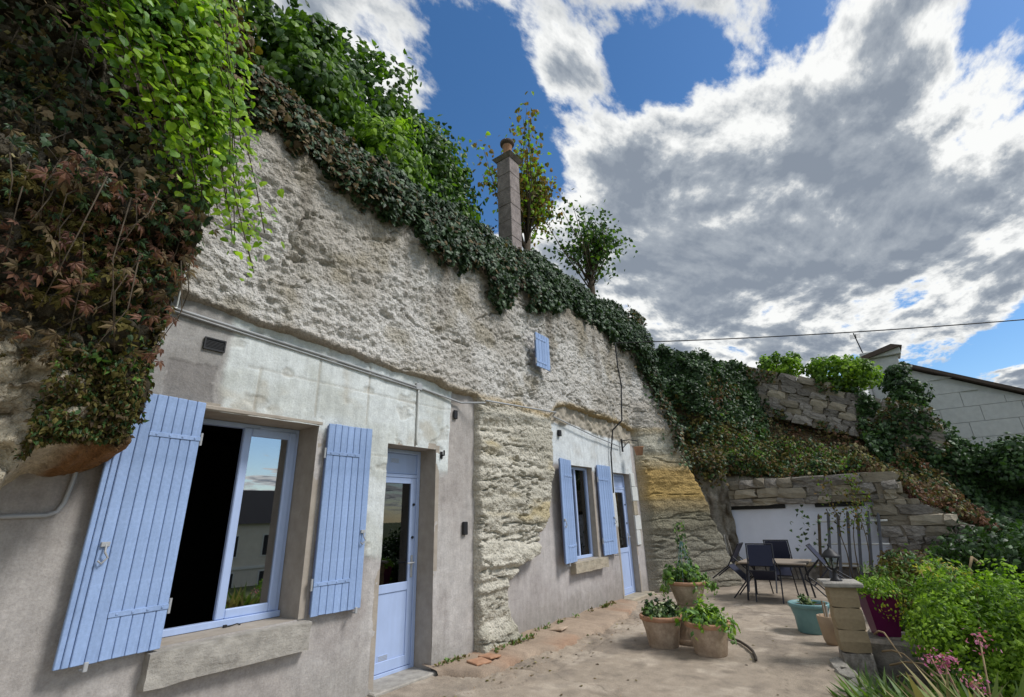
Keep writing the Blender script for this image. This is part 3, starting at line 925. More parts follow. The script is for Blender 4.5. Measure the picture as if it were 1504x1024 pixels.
def build_wall(x0, x1, z0, z1, step, fn, holes):
    xs_ = snap(np.arange(x0, x1, step), [v for h in holes for v in h[:2]])
    zs_ = snap(np.arange(z0, z1, step), [v for h in holes for v in h[2:]])
    def keep_face(xc, zc):
        k = np.ones(len(xc), bool)
        for h in holes:
            k &= ~in_rect(xc, zc, h)
        return k
    X_, Z_ = np.meshgrid(xs_, zs_, indexing='ij')
    p, c = fn(X_.ravel(), Z_.ravel())
    i_ = np.arange(len(p)).reshape(X_.shape)
    f_ = np.stack([i_[:-1, :-1].ravel(), i_[1:, :-1].ravel(), i_[1:, 1:].ravel(), i_[:-1, 1:].ravel()], 1)
    cen = p[f_].mean(1)
    f_ = f_[keep_face(cen[:, 0], cen[:, 2])]
    return link('wall', mesh_np('wall', p, f_, True, c), M_WALL, house)
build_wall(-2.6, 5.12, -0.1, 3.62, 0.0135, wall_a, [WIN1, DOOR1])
build_wall(5.45, 10.95, -0.1, 3.75, 0.02, wall_b, [WIN2, DOOR2])

def reveal(rect, depth, sill=True):
    x0, x1, z0, z1 = rect
    b = MB()
    b.box((x0 - 0.06, -0.004, z0), (x0, depth, z1), 0)
    b.box((x1, -0.004, z0), (x1 + 0.06, depth, z1), 0)
    b.box((x0 - 0.06, -0.006, z1), (x1 + 0.06, depth, z1 + 0.07), 0)
    if sill:
        b.box((x0 - 0.06, 0.01, z0 - 0.07), (x1 + 0.06, depth, z0), 0)
    b.build('reveal', M_REVEAL, house)
reveal(WIN1, 0.42)
reveal(DOOR1, 0.36, False)
reveal(WIN2, 0.36)
reveal(DOOR2, 0.30, False)

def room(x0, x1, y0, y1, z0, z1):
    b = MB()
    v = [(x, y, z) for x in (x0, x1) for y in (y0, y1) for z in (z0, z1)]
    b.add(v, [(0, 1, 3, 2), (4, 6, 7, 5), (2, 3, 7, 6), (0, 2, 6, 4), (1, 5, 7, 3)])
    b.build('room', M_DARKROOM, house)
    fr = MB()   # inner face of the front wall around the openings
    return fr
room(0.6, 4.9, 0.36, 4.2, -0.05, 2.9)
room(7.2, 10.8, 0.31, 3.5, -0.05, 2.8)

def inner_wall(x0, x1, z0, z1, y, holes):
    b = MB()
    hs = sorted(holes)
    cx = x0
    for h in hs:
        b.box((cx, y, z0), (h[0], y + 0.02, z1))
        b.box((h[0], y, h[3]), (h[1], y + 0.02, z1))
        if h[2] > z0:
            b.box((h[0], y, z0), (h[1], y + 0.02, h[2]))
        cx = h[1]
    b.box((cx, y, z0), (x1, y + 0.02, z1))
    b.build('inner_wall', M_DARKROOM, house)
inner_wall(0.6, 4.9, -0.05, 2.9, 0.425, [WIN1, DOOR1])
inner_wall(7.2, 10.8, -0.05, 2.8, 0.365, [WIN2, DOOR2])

# ---- lintel slab over the first window
MB().box((1.60, -0.022, 2.535), (2.72, 0.30, 2.575), 0.008).build('lintel', M_REVEAL, house)

# ---- shutters: boards on two ledges
def shutter(hx, hz0, hz1, width, nb, side, ang, proud=0.045, strip=False, latch=True, strap=True):
    """hinged at x=hx; side -1 opens to the left, +1 to the right"""
    h = hz1 - hz0
    back = MB()
    back.box((0, 0.0, 0.02), (side * width, 0.012, h - 0.02))
    s = back.build('shutter', M_BLUED, house)
    s.location = (hx, -proud, hz0)
    s.rotation_euler = (0, 0, ang)
    bw = width / nb
    mesh = MB().box((0.002, -0.022, 0), (bw - 0.002, -0.001, h), 0.004).mesh('board')
    for k in range(nb):
        o = link('board', mesh, M_BLUE, s)
        o.location = ((k * bw) if side > 0 else (-(k + 1) * bw), random.uniform(-0.0015, 0.0015), random.uniform(-0.003, 0.003))
    if strap:
        for zz in (h * 0.15, h * 0.83):
            x0, x1 = (0.0, side * width * 0.72)
            sm = MB().box((x0, -0.029, zz - 0.017), (x1, -0.0225, zz + 0.017), 0.002)
            for k in range(4):
                xx = x0 + (x1 - x0) * (0.12 + 0.25 * k)
                sm.box((xx - 0.007, -0.034, zz - 0.007), (xx + 0.007, -0.028, zz + 0.007), 0.002)
            sm.build('strap_hinge', M_BLUE, s)
            pin = MB().tube([(-side * 0.012, -0.012, zz - 0.05), (-side * 0.012, -0.012, zz + 0.05)], 0.011, 8)
            pin.box((-side * 0.012, -0.016, zz - 0.012), (0, -0.006, zz + 0.012))
            pin.build('hinge_pin', M_GREYP, s)
    if strip:
        for k, (w_, d_) in enumerate(((0.038, 0.012), (0.032, 0.004))):
            a = side * (width + (0.040 * k))
            MB().box((a, -d_, 0), (a + side * w_, 0.022, h - 0.01), 0.004).build('edge_strip', M_BLUE, s)
    if latch:
        lx, lz = side * width * 0.93, h * 0.40
        lb = MB().box((lx - 0.03, -0.040, lz - 0.016), (lx + 0.02, -0.022, lz + 0.016), 0.003)
        lb.tube([(lx, -0.036, lz), (lx - 0.004, -0.052, lz - 0.05), (lx + 0.018, -0.052, lz - 0.085), (lx - 0.010, -0.046, lz - 0.12), (lx - 0.03, -0.04, lz - 0.10)], 0.007, 6)
        lb.build('latch', M_GREYP, s)
    st = MB().tube([(side * width * 0.86, 0.02, -0.03), (side * width * 0.86, -0.05, -0.03), (side * width * 0.86, -0.05, 0.015)], 0.008, 6)
    st.box((side * width * 0.86 - 0.012, -0.062, -0.035), (side * width * 0.86 + 0.012, -0.044, 0.02), 0.003)
    st.build('shutter_stay', M_GREYP, s)
    return s
shutter(1.60, 0.79, 2.58, 0.515, 7, -1, R(7), strip=True)
shutter(2.76, 0.80, 2.56, 0.53, 7, 1, R(-1.5))
shutter(7.64, 0.86, 2.53, 0.53, 6, -1, R(10), proud=0.05)
shutter(8.68, 0.87, 2.52, 0.55, 6, 1, R(-2))
hatch = shutter(6.40, 3.99, 4.61, 0.43, 5, 1, 0, proud=0.24, latch=False)

# ---- windows
def frame_box(b, x0, x1, z0, z1, w, y0, y1, bev=0.004):
    b.box((x0, y0, z0), (x0 + w, y1, z1), bev)
    b.box((x1 - w, y0, z0), (x1, y1, z1), bev)
    b.box((x0 + w, y0, z0), (x1 - w, y1, z0 + w), bev)
    b.box((x0 + w, y0, z1 - w), (x1 - w, y1, z1), bev)

b = MB()
x0, x1, z0, z1 = WIN1
frame_box(b, x0 + 0.002, x1 - 0.002, z0 + 0.002, z1 - 0.002, 0.045, 0.34, 0.41)
b.box((x0 + 0.002, 0.30, z0 + 0.003), (x1 - 0.002, 0.345, z0 + 0.055), 0.004)
b.box((2.26, 0.328, z1 - 0.045), (2.46, 0.342, z1 - 0.02), 0.002)
win1 = b.build('window', M_PVC, house)
b = MB()
frame_box(b, 2.115, 2.645, 0.845, 2.49, 0.075, 0.325, 0.375, 0.008)
sash = b.build('sash', M_PVC, win1)
MB().box((2.18, 0.347, 0.91), (2.58, 0.357, 2.425)).build('pane', M_GLASS, win1)
# the open leaf swung into the room
b = MB()
frame_box(b, 0, 0.50, 0, 1.645, 0.075, 0, 0.05, 0.008)
lf = b.build('sash', M_PVC, win1)
lf.location = (1.66, 0.46, 0.845)
lf.rotation_euler = (0, 0, R(97))
gp = MB().box((0.07, 0.02, 0.07), (0.43, 0.03, 1.575)).build('pane', M_GLASSD, win1)
gp.location, gp.rotation_euler = lf.location, lf.rotation_euler
def sill_block(x0, x1, z0, z1, y0, seed):
    bm = bmesh.new()
    bmesh.ops.create_cube(bm, size=1)
    bmesh.ops.subdivide_edges(bm, edges=bm.edges[:], cuts=9, use_grid_fill=True)
    for v in bm.verts:
        v.co = Vector(((x0 + x1) / 2 + v.co.x * (x1 - x0), (y0 + 0.30) / 2 + v.co.y * (0.30 - y0), (z0 + z1) / 2 + v.co.z * (z1 - z0)))
    pts = np.array([v.co[:] for v in bm.verts])
    nz = np.stack([fbm(pts * 9, 3, seed + k) for k in range(3)], 1)
    for v, d in zip(bm.verts, nz):
        v.co += Vector(d * 0.012)
    me = bpy.data.meshes.new('window_sill')
    bm.to_mesh(me)
    bm.free()
    return me
link('window_sill', sill_block(1.53, 2.76, 0.55, 0.775, -0.10, 301), M_SILL, win1)
b = MB().tube([(2.17, 0.255, 0.79), (2.27, 0.25, 0.805), (2.30, 0.25, 0.795)], 0.006, 6)
b.box((2.16, 0.245, 0.782), (2.19, 0.265, 0.812), 0.002)
b.build('stay_hook', M_BLACK, win1)

b = MB()
x0, x1, z0, z1 = WIN2
frame_box(b, x0 + 0.002, x1 - 0.002, z0 + 0.002, z1 - 0.002, 0.05, 0.10, 0.17)
b.box((8.04, 0.105, z0 + 0.05), (8.09, 0.165, z1 - 0.05), 0.004)
win2 = b.build('window', M_PVC, house)
MB().box((x0 + 0.05, 0.130, z0 + 0.05), (8.04, 0.138, z1 - 0.05)).build('pane', M_LAMPG, win2)
MB().box((8.09, 0.130, z0 + 0.05), (x1 - 0.05, 0.138, z1 - 0.05)).build('pane', M_LAMPG, win2)
cu, cf = [], []
for k in range(61):
    xx = x0 + 0.05 + (x1 - x0 - 0.1) * k / 60
    yy = 0.185 + 0.012 * math.sin(k * 1.1)
    cu += [(xx, yy, z0 + 0.05), (xx, yy, z1 - 0.03)]
    if k:
        cf.append((2 * k - 2, 2 * k, 2 * k + 1, 2 * k - 1))
link('curtain', mesh_np('curtain', cu, cf), M_CURTAIN, win2)
link('window_sill', sill_block(7.50, 8.70, 0.68, 0.845, -0.12, 311), M_STONE, win2)

# ---- doors
def door(rect, y, slot):
    x0, x1, z0, z1 = rect
    z0 = 0.03
    b = MB()
    frame_box(b, x0 + 0.002, x1 - 0.002, z0 - 0.02, z1 - 0.002, 0.05, y, y + 0.07)
    b.box((x0 + 0.05, y + 0.004, 2.10), (x1 - 0.05, y + 0.066, 2.14), 0.003)
    d = b.build('door', M_PVC, house)
    lx0, lx1 = x0 + 0.053, x1 - 0.053
    lf = MB()
    gx0, gx1, gz0, gz1 = lx0 + 0.085, lx1 - 0.085, 0.92, 2.03
    lf.box((lx0, y + 0.010, z0 + 0.035), (gx0, y + 0.055, 2.097), 0.004)
    lf.box((gx1, y + 0.010, z0 + 0.035), (lx1, y + 0.055, 2.097), 0.004)
    lf.box((gx0, y + 0.010, gz1), (gx1, y + 0.055, 2.097), 0.004)
    lf.box((gx0, y + 0.010, gz0 - 0.09), (gx1, y + 0.055, gz0), 0.004)
    lf.box((gx0, y + 0.010, z0 + 0.035), (gx1, y + 0.055, z0 + 0.14), 0.004)
    lf.build('door_leaf', M_PVC, d)
    MB().box((gx0, y + 0.022, z0 + 0.14), (gx1, y + 0.04, gz0 - 0.09), 0.002).build('door_panel', M_PVC, d)
    MB().box((gx0, y + 0.030, gz0), (gx1, y + 0.036, gz1)).build('door_glass', M_GLASSD, d)
    MB().box((lx0, y + 0.024, 2.145), (lx1, y + 0.045, z1 - 0.055), 0.002).build('transom_panel', M_PVC, d)
    hd = MB()
    hd.box((lx1 - 0.055, y - 0.003, 0.96), (lx1 - 0.025, y + 0.0095, 1.20), 0.003)
    hd.tube([(lx1 - 0.04, y, 1.12), (lx1 - 0.04, y - 0.045, 1.12), (lx1 - 0.15, y - 0.05, 1.12)], 0.009, 8)
    hd.build('door_handle', M_GREYP, d)
    for zz in (1.40, 1.78):
        MB().tube([(lx1 - 0.04, y + 0.009, zz), (lx1 - 0.04, y - 0.006, zz)], 0.016, 12).build('lock_cover', M_BLACK, d)
    if slot:
        for (cx, cz, zz0) in ((3.93, 2.30, 0), (3.90, 0.20, 0)):
            yy = y + (0.024 if cz > 1 else 0.0225)
            g_ = MB().box((cx - 0.075, yy - 0.004, cz - 0.032), (cx + 0.075, yy - 0.0005, cz + 0.032), 0.001)
            gr = g_.build('vent_plate', M_PVC, d)
            for k in range(4):
                MB().box((cx - 0.06, yy - 0.007, cz - 0.022 + k * 0.013), (cx + 0.06, yy - 0.0045, cz - 0.017 + k * 0.013)).build('vent_slat', M_GREYP, d)
    return d
door(DOOR1, 0.27, True)
door(DOOR2, 0.12, False)
MB().box((3.50, -0.10, -0.03), (4.40, 0.40, 0.028), 0.01).build('threshold', M_SILL, house)
MB().box((9.40, -0.20, -0.03), (10.55, 0.36, 0.05), 0.015).build('threshold', M_STONE, house)
for d in ((4.345, 0.36),):
    pass
# quoins beside the second door
zq = 0.95
for k in range(5):
    w_ = 0.30 if k % 2 else 0.20
    hh = 0.30
    MB().box((10.335, -0.035, zq + 0.004), (10.335 + w_, 0.02, zq + hh - 0.004), 0.006).build('quoin', M_STONEW if k != 2 else M_STONE, house)
    zq += hh
# ---- vent, slots and the fixtures on the front
v = MB()
frame_box(v, 1.51, 1.685, 3.055, 3.165, 0.012, -0.022, -0.003, 0)
vent = v.build('vent_grille', M_BLACK, house)
for k in range(7):
    MB().box((1.523, -0.016, 3.070 + k * 0.0125), (1.672, -0.008, 3.077 + k * 0.0125)).build('vent_slat', M_BLACK, vent)
MB().box((1.515, -0.006, 3.06), (1.68, -0.0035, 3.16)).build('vent_back', M_DARKROOM, vent)
MB().box((4.83, -0.045, 1.40), (4.91, -0.004, 1.56), 0.008).build('intercom', M_BLACK, house)
MB().box((4.645, -0.03, 2.88), (4.715, -0.004, 3.00), 0.006).build('junction_box', M_BLACK, house)
MB().box((7.33, -0.06, 2.94), (7.41, -0.01, 3.05), 0.006).build('junction_box', M_BLACK, house)
hk = MB().tube([(4.43, 0.0, 2.37), (4.43, -0.06, 2.37), (4.43, -0.06, 2.43)], 0.012, 8)
hk.box((4.41, -0.02, 2.33), (4.45, -0.004, 2.42), 0.003)
hk.build('shutter_hook', M_BLACK, house)

def conduit(pts, r, mat=M_GREYP, name='conduit', sub=10):
    P_ = []
    for a, c in zip(pts[:-1], pts[1:]):
        for k in range(sub):
            t = k / sub
            P_.append(tuple(a[i] + (c[i] - a[i]) * t for i in range(3)))
    P_.append(pts[-1])
    return MB().tube(P_, r, 8).build(name, mat, house, True)
conduit([(1.22, -0.03, 3.335), (2.6, -0.03, 3.270), (3.98, -0.03, 3.185), (4.75, -0.05, 3.11), (5.05, -0.24, 3.13)], 0.014)
conduit([(1.22, -0.03, 3.310), (3.95, -0.03, 3.160)], 0.008)
conduit([(3.985, -0.028, 3.18), (3.985, -0.026, 2.46)], 0.012, M_WALL if False else M_STONEW)
conduit([(5.05, -0.25, 3.16), (5.8, -0.27, 3.20), (6.95, -0.24, 3.28), (7.10, -0.08, 3.26), (7.6, -0.08, 3.20), (8.6, -0.08, 3.08), (9.6, -0.07, 3.00), (9.9, -0.06, 2.98)], 0.013)
conduit([(9.66, -0.30, 5.30), (9.62, -0.32, 4.7), (9.68, -0.33, 4.3), (9.60, -0.31, 3.75), (9.62, -0.28, 3.50), (9.50, -0.10, 3.30), (9.38, -0.06, 2.8), (9.34, -0.05, 2.0)], 0.016, M_BLACK, 'cable')
MB().box((3.935, -0.045, 3.15), (4.035, -0.005, 3.235), 0.006).build('junction_box', M_GREYP, house)
conduit([(0.2, -0.02, 1.685), (0.80, -0.02, 1.70), (0.85, -0.02, 1.72), (0.875, -0.02, 1.78), (0.89, -0.02, 1.92), (0.90, -0.02, 2.3)], 0.014)
conduit([(1.25, -0.03, 3.34), (1.23, -0.10, 3.55), (1.24, -0.12, 3.72)], 0.008, M_STONEW, 'cable')
conduit([(1.25, -0.04, 3.34), (1.17, -0.12, 3.28), (1.02, -0.30, 3.28)], 0.008, M_STONEW, 'cable')
# terracotta tiles and broken slab along the foot of the wall
foot = MB()
V, Fc = [], []
xs = np.linspace(4.30, 9.35, 150)
q = np.stack([xs, 0 * xs, 0 * xs], 1)
wd = np.interp(xs, [4.3, 4.55, 5.2, 6.0, 7.0, 8.3, 9.35], [0.16, 0.58, 0.55, 0.66, 0.70, 0.62, 0.25]) + 0.09 * fbm(q * 4, 3, 7)
for i, x in enumerate(xs):
    h1 = 0.055 + 0.012 * math.sin(x * 7.3) + random.uniform(-0.006, 0.006)
    V += [(x, 0.10, h1 + 0.02), (x, -wd[i] * 0.5, h1 + random.uniform(-0.008, 0.008)), (x, -wd[i], h1 - 0.012 + random.uniform(-0.01, 0.01)), (x, -wd[i] - 0.04 + random.uniform(-0.02, 0.02), -0.03)]
for i in range(len(xs) - 1):
    for k in range(3):
        Fc.append((i * 4 + k, i * 4 + k + 1, i * 4 + k + 5, i * 4 + k + 4))
cc = lerp(np.array([0.33, 0.255, 0.19]), np.array([0.31, 0.205, 0.14]), sst(fbm(np.array(V) * 2.5, 3, 18), 0.0, 0.4)) * (1 + 0.3 * fbm(np.array(V) * 5, 3, 8))[:, None]
link('foot_slab', mesh_np('foot_slab', V, Fc, True, cc), M_TERR, house)
rt = random.Random(3)
xx = 4.75
for k in range(3):
    w_ = rt.uniform(0.20, 0.26)
    t_ = MB().box((-w_ / 2, -0.10, 0), (w_ / 2, 0.10, 0.022), 0.006).build('paving_tile', M_TERRA if k in (0, 1, 5, 8) else M_TERRAW, house)
    t_.location = (xx, -0.28 + rt.uniform(-0.06, 0.06) - (0.08 if k < 2 else 0), 0.052 + rt.uniform(0, 0.008))
    t_.rotation_euler = (R(rt.uniform(-4, 6)), R(rt.uniform(-4, 4)), R(rt.uniform(-14, 14)))
    xx += w_ + (0.015 if k < 1 else 1.4)

# ---- hanging lantern basket on a bracket
ln = empty('hanging_basket', (9.98, -0.05, 3.02), 0, 'small brown wicker basket hanging from a black wall bracket above the far door', 'basket')
k = MB().box((-0.02, -0.03, -0.14), (0.02, 0.0, 0.14), 0.004)
k.tube([(0, -0.02, 0.10), (0.10, -0.14, 0.12), (0.22, -0.30, 0.09)], 0.012, 8)
k.tube([(0, -0.02, -0.06), (0.10, -0.14, 0.08)], 0.009, 8)
k.build('bracket', M_BLACK, ln)
MB().tube([(0.22, -0.30, 0.09), (0.22, -0.30, -0.04)], 0.005, 6).build('chain', M_BLACK, ln)
MB().lathe([(0.0, -0.22), (0.075, -0.22), (0.105, -0.06), (0.115, -0.055), (0.115, -0.04), (0.09, -0.04), (0.0, -0.06)], 14, (0.22, -0.30, 0)).build('basket', M_TERRA, ln, True)

# ================================================================== CHIMNEY
ch = empty('chimney', (7.28, 0.85, 6.45), R(0), 'slender cement chimney with a clay flue and cap rising from the ivy', 'chimney')
b = MB()
for k in range(7):
    b.box((-0.185 + 0.003 * (k % 2), -0.185 + 0.003 * (k % 2), k * 0.42), (0.185 - 0.003 * (k % 2), 0.185 - 0.003 * (k % 2), k * 0.42 + 0.418), 0.008)
b.build('stack', M_CHIM, ch)
MB().box((-0.21, -0.21, -0.3), (0.21, 0.21, 0.5), 0.02).box((-0.25, -0.25, -0.9), (0.25, 0.25, 0.08), 0.02).build('footing', M_CHIM, ch)
c_ = MB().add([(-0.19, -0.19, 2.95), (0.19, -0.19, 2.95), (0.19, 0.19, 2.95), (-0.19, 0.19, 2.95), (-0.27, -0.27, 3.02), (0.27, -0.27, 3.02), (0.27, 0.27, 3.02), (-0.27, 0.27, 3.02), (-0.12, -0.12, 3.16), (0.12, -0.12, 3.16), (0.12, 0.12, 3.16), (-0.12, 0.12, 3.16)],
              [(0, 3, 2, 1), (0, 1, 5, 4), (1, 2, 6, 5), (2, 3, 7, 6), (3, 0, 4, 7), (4, 5, 9, 8), (5, 6, 10, 9), (6, 7, 11, 10), (7, 4, 8, 11), (8, 9, 10, 11)])
c_.build('chimney_cap', M_CHIM, ch)
MB().lathe([(0.11, 3.13), (0.10, 3.40), (0.115, 3.42), (0.115, 3.45), (0.08, 3.45), (0.08, 3.2)], 20).build('flue_pot', M_TERRA, ch, True)
MB().lathe([(0.09, 3.44), (0.15, 3.47), (0.17, 3.50), (0.17, 3.55), (0.12, 3.59), (0.0, 3.60)], 20).build('cowl', M_ROOF, ch, True)

# ================================================================== FAR TERRACE, ROCK FACE AND HILLSIDE
def z_rock(y):
    return np.interp(y, [-14, -8.0, -6.4, -5.0, -4.3, -3, -0.5, 2], [0.1, 0.2, 0.75, 1.7, 2.25, 2.35, 2.45, 2.5])

def far_fn(y, t):
    zr = z_rock(y)
    left = sst(y, -2.4, -0.4)
    xs_ = np.stack([14.42 + 0 * y, 14.42 + 0 * y, 14.75 - 0.3 * left, 16.6 - 1.6 * left, 17.55 - 2.0 * left, 17.75 - 1.8 * left, 21 + 0 * y, 40 + 0 * y], 1)
    zt = np.interp(y, [-12, -8, -6.6, -5.6, -1.5, 0.5], [0.9, 1.9, 3.0, 4.0, 6.2, 7.0])
    zs_ = np.stack([-0.2 + 0 * y, zr, zr + 0.12 + 0.5 * left, zr + 0.55 * (zt - 1.6 - zr) + 0.9 * left, zt - 1.5 + 0.8 * left, zt - 0.12, zt + 0.0, zt * 0.4 + 1.0], 1)
    tt = t * 7
    k = np.minimum(tt.astype(int), 6)
    f = tt - k
    ar = np.arange(len(y))
    X_ = xs_[ar, k] * (1 - f) + xs_[ar, k + 1] * f
    Z_ = zs_[ar, k] * (1 - f) + zs_[ar, k + 1] * f
    p = np.stack([X_, y, Z_], 1)
    g = fbm(p * 1.3, 4, 501)
    h = fbm(p * 5, 3, 502)
    p[:, 0] += 0.16 * g + 0.05 * h
    p[:, 2] += 0.10 * fbm(p * 1.5 + 3, 3, 503) * (t > 0.1)
    c = lerp(np.array([0.075, 0.06, 0.036]), np.array([0.14, 0.10, 0.06]), sst(g + h * 0.5, -0.3, 0.4))
    c = lerp(np.array([0.33, 0.30, 0.24]) * (1 + 0.4 * h)[:, None], c, sst(t, 0.14, 0.17))
    return p, c
grid_mesh('hillside', np.linspace(1.6, -16, 240), np.linspace(0, 1, 150), far_fn, M_CLIFF, keep=lambda y, t, p: ~((y < -1.05) & (y > -4.35) & (p[:, 2] < 1.68) & (t < 0.14)))

# side of the recess, rock shoulder and root left of the white wall
def shoulder_fn(u, z):
    y = -0.2 - u * 0.95
    x = 13.6 + 0.75 * u - 0.12 * z
    p = np.stack([x, y, z], 1)
    g = fbm(p * 1.8, 4, 511)
    h = fbm(p * np.array([6, 6, 2.5]), 3, 512)
    p[:, 0] -= 0.30 * g + 0.10 * h
    c = lerp(np.array([0.30, 0.28, 0.24]), np.array([0.10, 0.085, 0.065]), sst(h + g, -0.3, 0.4))
    return p, c
grid_mesh('rock_shoulder', np.linspace(0, 1, 40), np.linspace(-0.1, 3.0, 110), shoulder_fn, M_CLIFF)

ww = empty('white_wall', (14.34, -2.7, 0), 0, 'whitewashed wall closing the low cave behind the garden table', 'wall')
MB().box((0, -1.75, 0.32), (0.12, 1.75, 1.74)).build('wall', M_WHITEW, ww)
for (ya, yb) in ((1.62, 0.30), (-0.35, -1.35)):
    MB().box((-0.06, ya, 1.60), (0.0, yb, 1.70), 0.008).build('dark_beam', M_BLACK, ww)
MB().box((-0.45, -0.9, 0.0), (-0.02, 1.62, 0.30), 0.02).build('bench_base', M_STONEG, ww)
MB().box((-0.50, -0.95, 0.302), (-0.005, 1.66, 0.36), 0.012).build('bench_top', M_PILLAR, ww)

# rubble masonry around the cave: every stone its own piece
STONES = {}
def stone_var(i, mat):
    key = (i, mat.name)
    if key not in STONES:
        me = stone_mesh(900 + i, 1, 1, 1, 0.16)
        me.materials.append(mat)
        STONES[key] = me
    return STONES[key]

def masonry(parent, origin, udir, length, zbase, ztop, xth, course, smin, smax, mats, seed, skip=None):
    rs = random.Random(seed)
    u = Vector(udir).normalized()
    ang = math.atan2(u.y, u.x)
    zrel = 0.0
    cnt = 0
    while True:
        hh = rs.uniform(*course)
        s = -rs.uniform(0, smax * 0.5)
        anyp = False
        while s < length:
            l = rs.uniform(smin, smax)
            mid = s + l / 2
            if 0 <= mid <= length:
                zb_, zt_ = zbase(mid), ztop(mid)
                z_ = zb_ + zrel
                if z_ + hh * 0.6 < zt_:
                    anyp = True
                    if not (skip and skip(mid, z_)):
                        o = link('stone', stone_var(rs.randrange(7), rs.choice(mats)), None, parent)
                        pt = Vector(origin) + u * mid
                        sl = math.atan2(zbase(mid + 0.1) - zb_, 0.1)
                        o.location = Vector((pt.x, pt.y, z_ + hh / 2)) - parent.location
                        o.rotation_euler = (R(rs.uniform(-4, 4)), -sl + R(rs.uniform(-3, 3)), ang + R(rs.uniform(-4, 4)))
                        o.scale = (l * 1.04, xth * rs.uniform(0.8, 1.2), hh * rs.uniform(0.98, 1.10))
                        cnt += 1
            s += l
        zrel += hh
        if not anyp:
            break
    return cnt

rw = empty('dry_stone_wall', (14.2, -0.9, 0), 0, 'rough stone course over the mouth of the low cave, under the bank', 'stone wall')
masonry(rw, (14.33, -0.75, 0), (0, -1, 0), 3.9, lambda s: 1.70, lambda s: 2.42 - 0.03 * s, 0.40, (0.14, 0.26), 0.22, 0.75, [M_STONE, M_STONEG, M_STONE], 21)
rw2 = empty('dry_stone_wall', (14.2, -4.4, 0), 0, 'tumbledown dry stone wall dropping away beside the leaning trellis', 'stone wall')
masonry(rw2, (14.25, -4.35, 0), (0.0, -1, 0), 2.9, lambda s: 0.0, lambda s: float(z_rock(-4.35 - s)) + 0.05, 0.42, (0.13, 0.24), 0.20, 0.60, [M_STONE, M_STONEG, M_STONEG], 22)
rw3 = empty('retaining_wall', (17.2, -1.4, 4.5), 0, 'weathered block retaining wall high on the bank below two green bushes', 'stone wall')
masonry(rw3, (17.30, -1.3, 0), (0.10, -1, 0), 4.9, lambda s: 4.75 - 0.42 * s, lambda s: 6.40 - 0.47 * s, 0.34, (0.19, 0.29), 0.28, 0.62, [M_STONEG, M_STONEG, M_STONE], 23)

def core(parent, pts):
    b_ = MB()
    (y0, zb0, zt0), (y1, zb1, zt1), xa, xb = pts
    xa0, xa1 = xa if isinstance(xa, tuple) else (xa, xa)
    vs_ = [(xa0, y0, zb0), (xa1, y1, zb1), (xa1, y1, zt1), (xa0, y0, zt0), (xb, y0, zb0), (xb, y1, zb1), (xb, y1, zt1), (xb, y0, zt0)]
    b_.add([tuple(Vector(v_) - parent.location) for v_ in vs_], [(0, 1, 2, 3), (4, 7, 6, 5), (0, 4, 5, 1), (1, 5, 6, 2), (2, 6, 7, 3), (3, 7, 4, 0)])
    b_.build('mortar_core', M_MORTAR, parent)
core(rw, ((-0.8, 1.72, 2.34), (-4.6, 1.72, 2.28), 14.21, 14.5))
core(rw2, ((-4.36, 0.0, 2.1), (-5.2, 0.0, 1.45), 14.12, 14.5))
core(rw2, ((-5.2, 0.0, 1.45), (-7.0, 0.0, 0.55), 14.12, 14.5))
core(rw3, ((-1.3, 4.80, 6.22), (-6.0, 2.85, 4.00), (17.22, 17.69), 18.0))
# ---- leaning picket trellis
tr = empty('picket_trellis', (13.55, -2.95, 0), R(0), 'leaning grey picket trellis propped against the white cave wall', 'trellis')
def lean(y, z):
    return (0.06 - 0.0 * z + 0.35 * z * 0.5, y - 0.16 * z, z)
pk = []
for k in range(7):
    yy = 0.05 - 0.19 * k
    mb = MB()
    a, c = Vector(lean(yy, 0.02)), Vector(lean(yy, 1.40 + 0.05 * (k % 2)))
    w_ = 0.030
    mb.add([(a.x - 0.01, a.y - w_, a.z), (a.x + 0.01, a.y - w_, a.z), (a.x + 0.01, a.y + w_, a.z), (a.x - 0.01, a.y + w_, a.z),
            (c.x - 0.01, c.y - w_, c.z), (c.x + 0.01, c.y - w_, c.z), (c.x + 0.01, c.y + w_, c.z), (c.x - 0.01, c.y + w_, c.z), (c.x - 0.01, c.y, c.z + 0.06), (c.x + 0.01, c.y, c.z + 0.06)],
           [(0, 3, 2, 1), (0, 1, 5, 4), (2, 3, 7, 6), (1, 2, 6, 9, 5), (3, 0, 4, 8, 7), (4, 5, 9, 8), (6, 7, 8, 9)])
    mb.build('picket', M_BARK if k == 0 else M_SLAT, tr)
for zz in (0.35, 0.80, 1.28):
    a, c = Vector(lean(0.12, zz)), Vector(lean(-1.05, zz))
    MB().tube([a + Vector((0.034, 0, 0)), c + Vector((0.034, -0.2, 0))], 0.022, 6).build('rail', M_STONEW, tr)

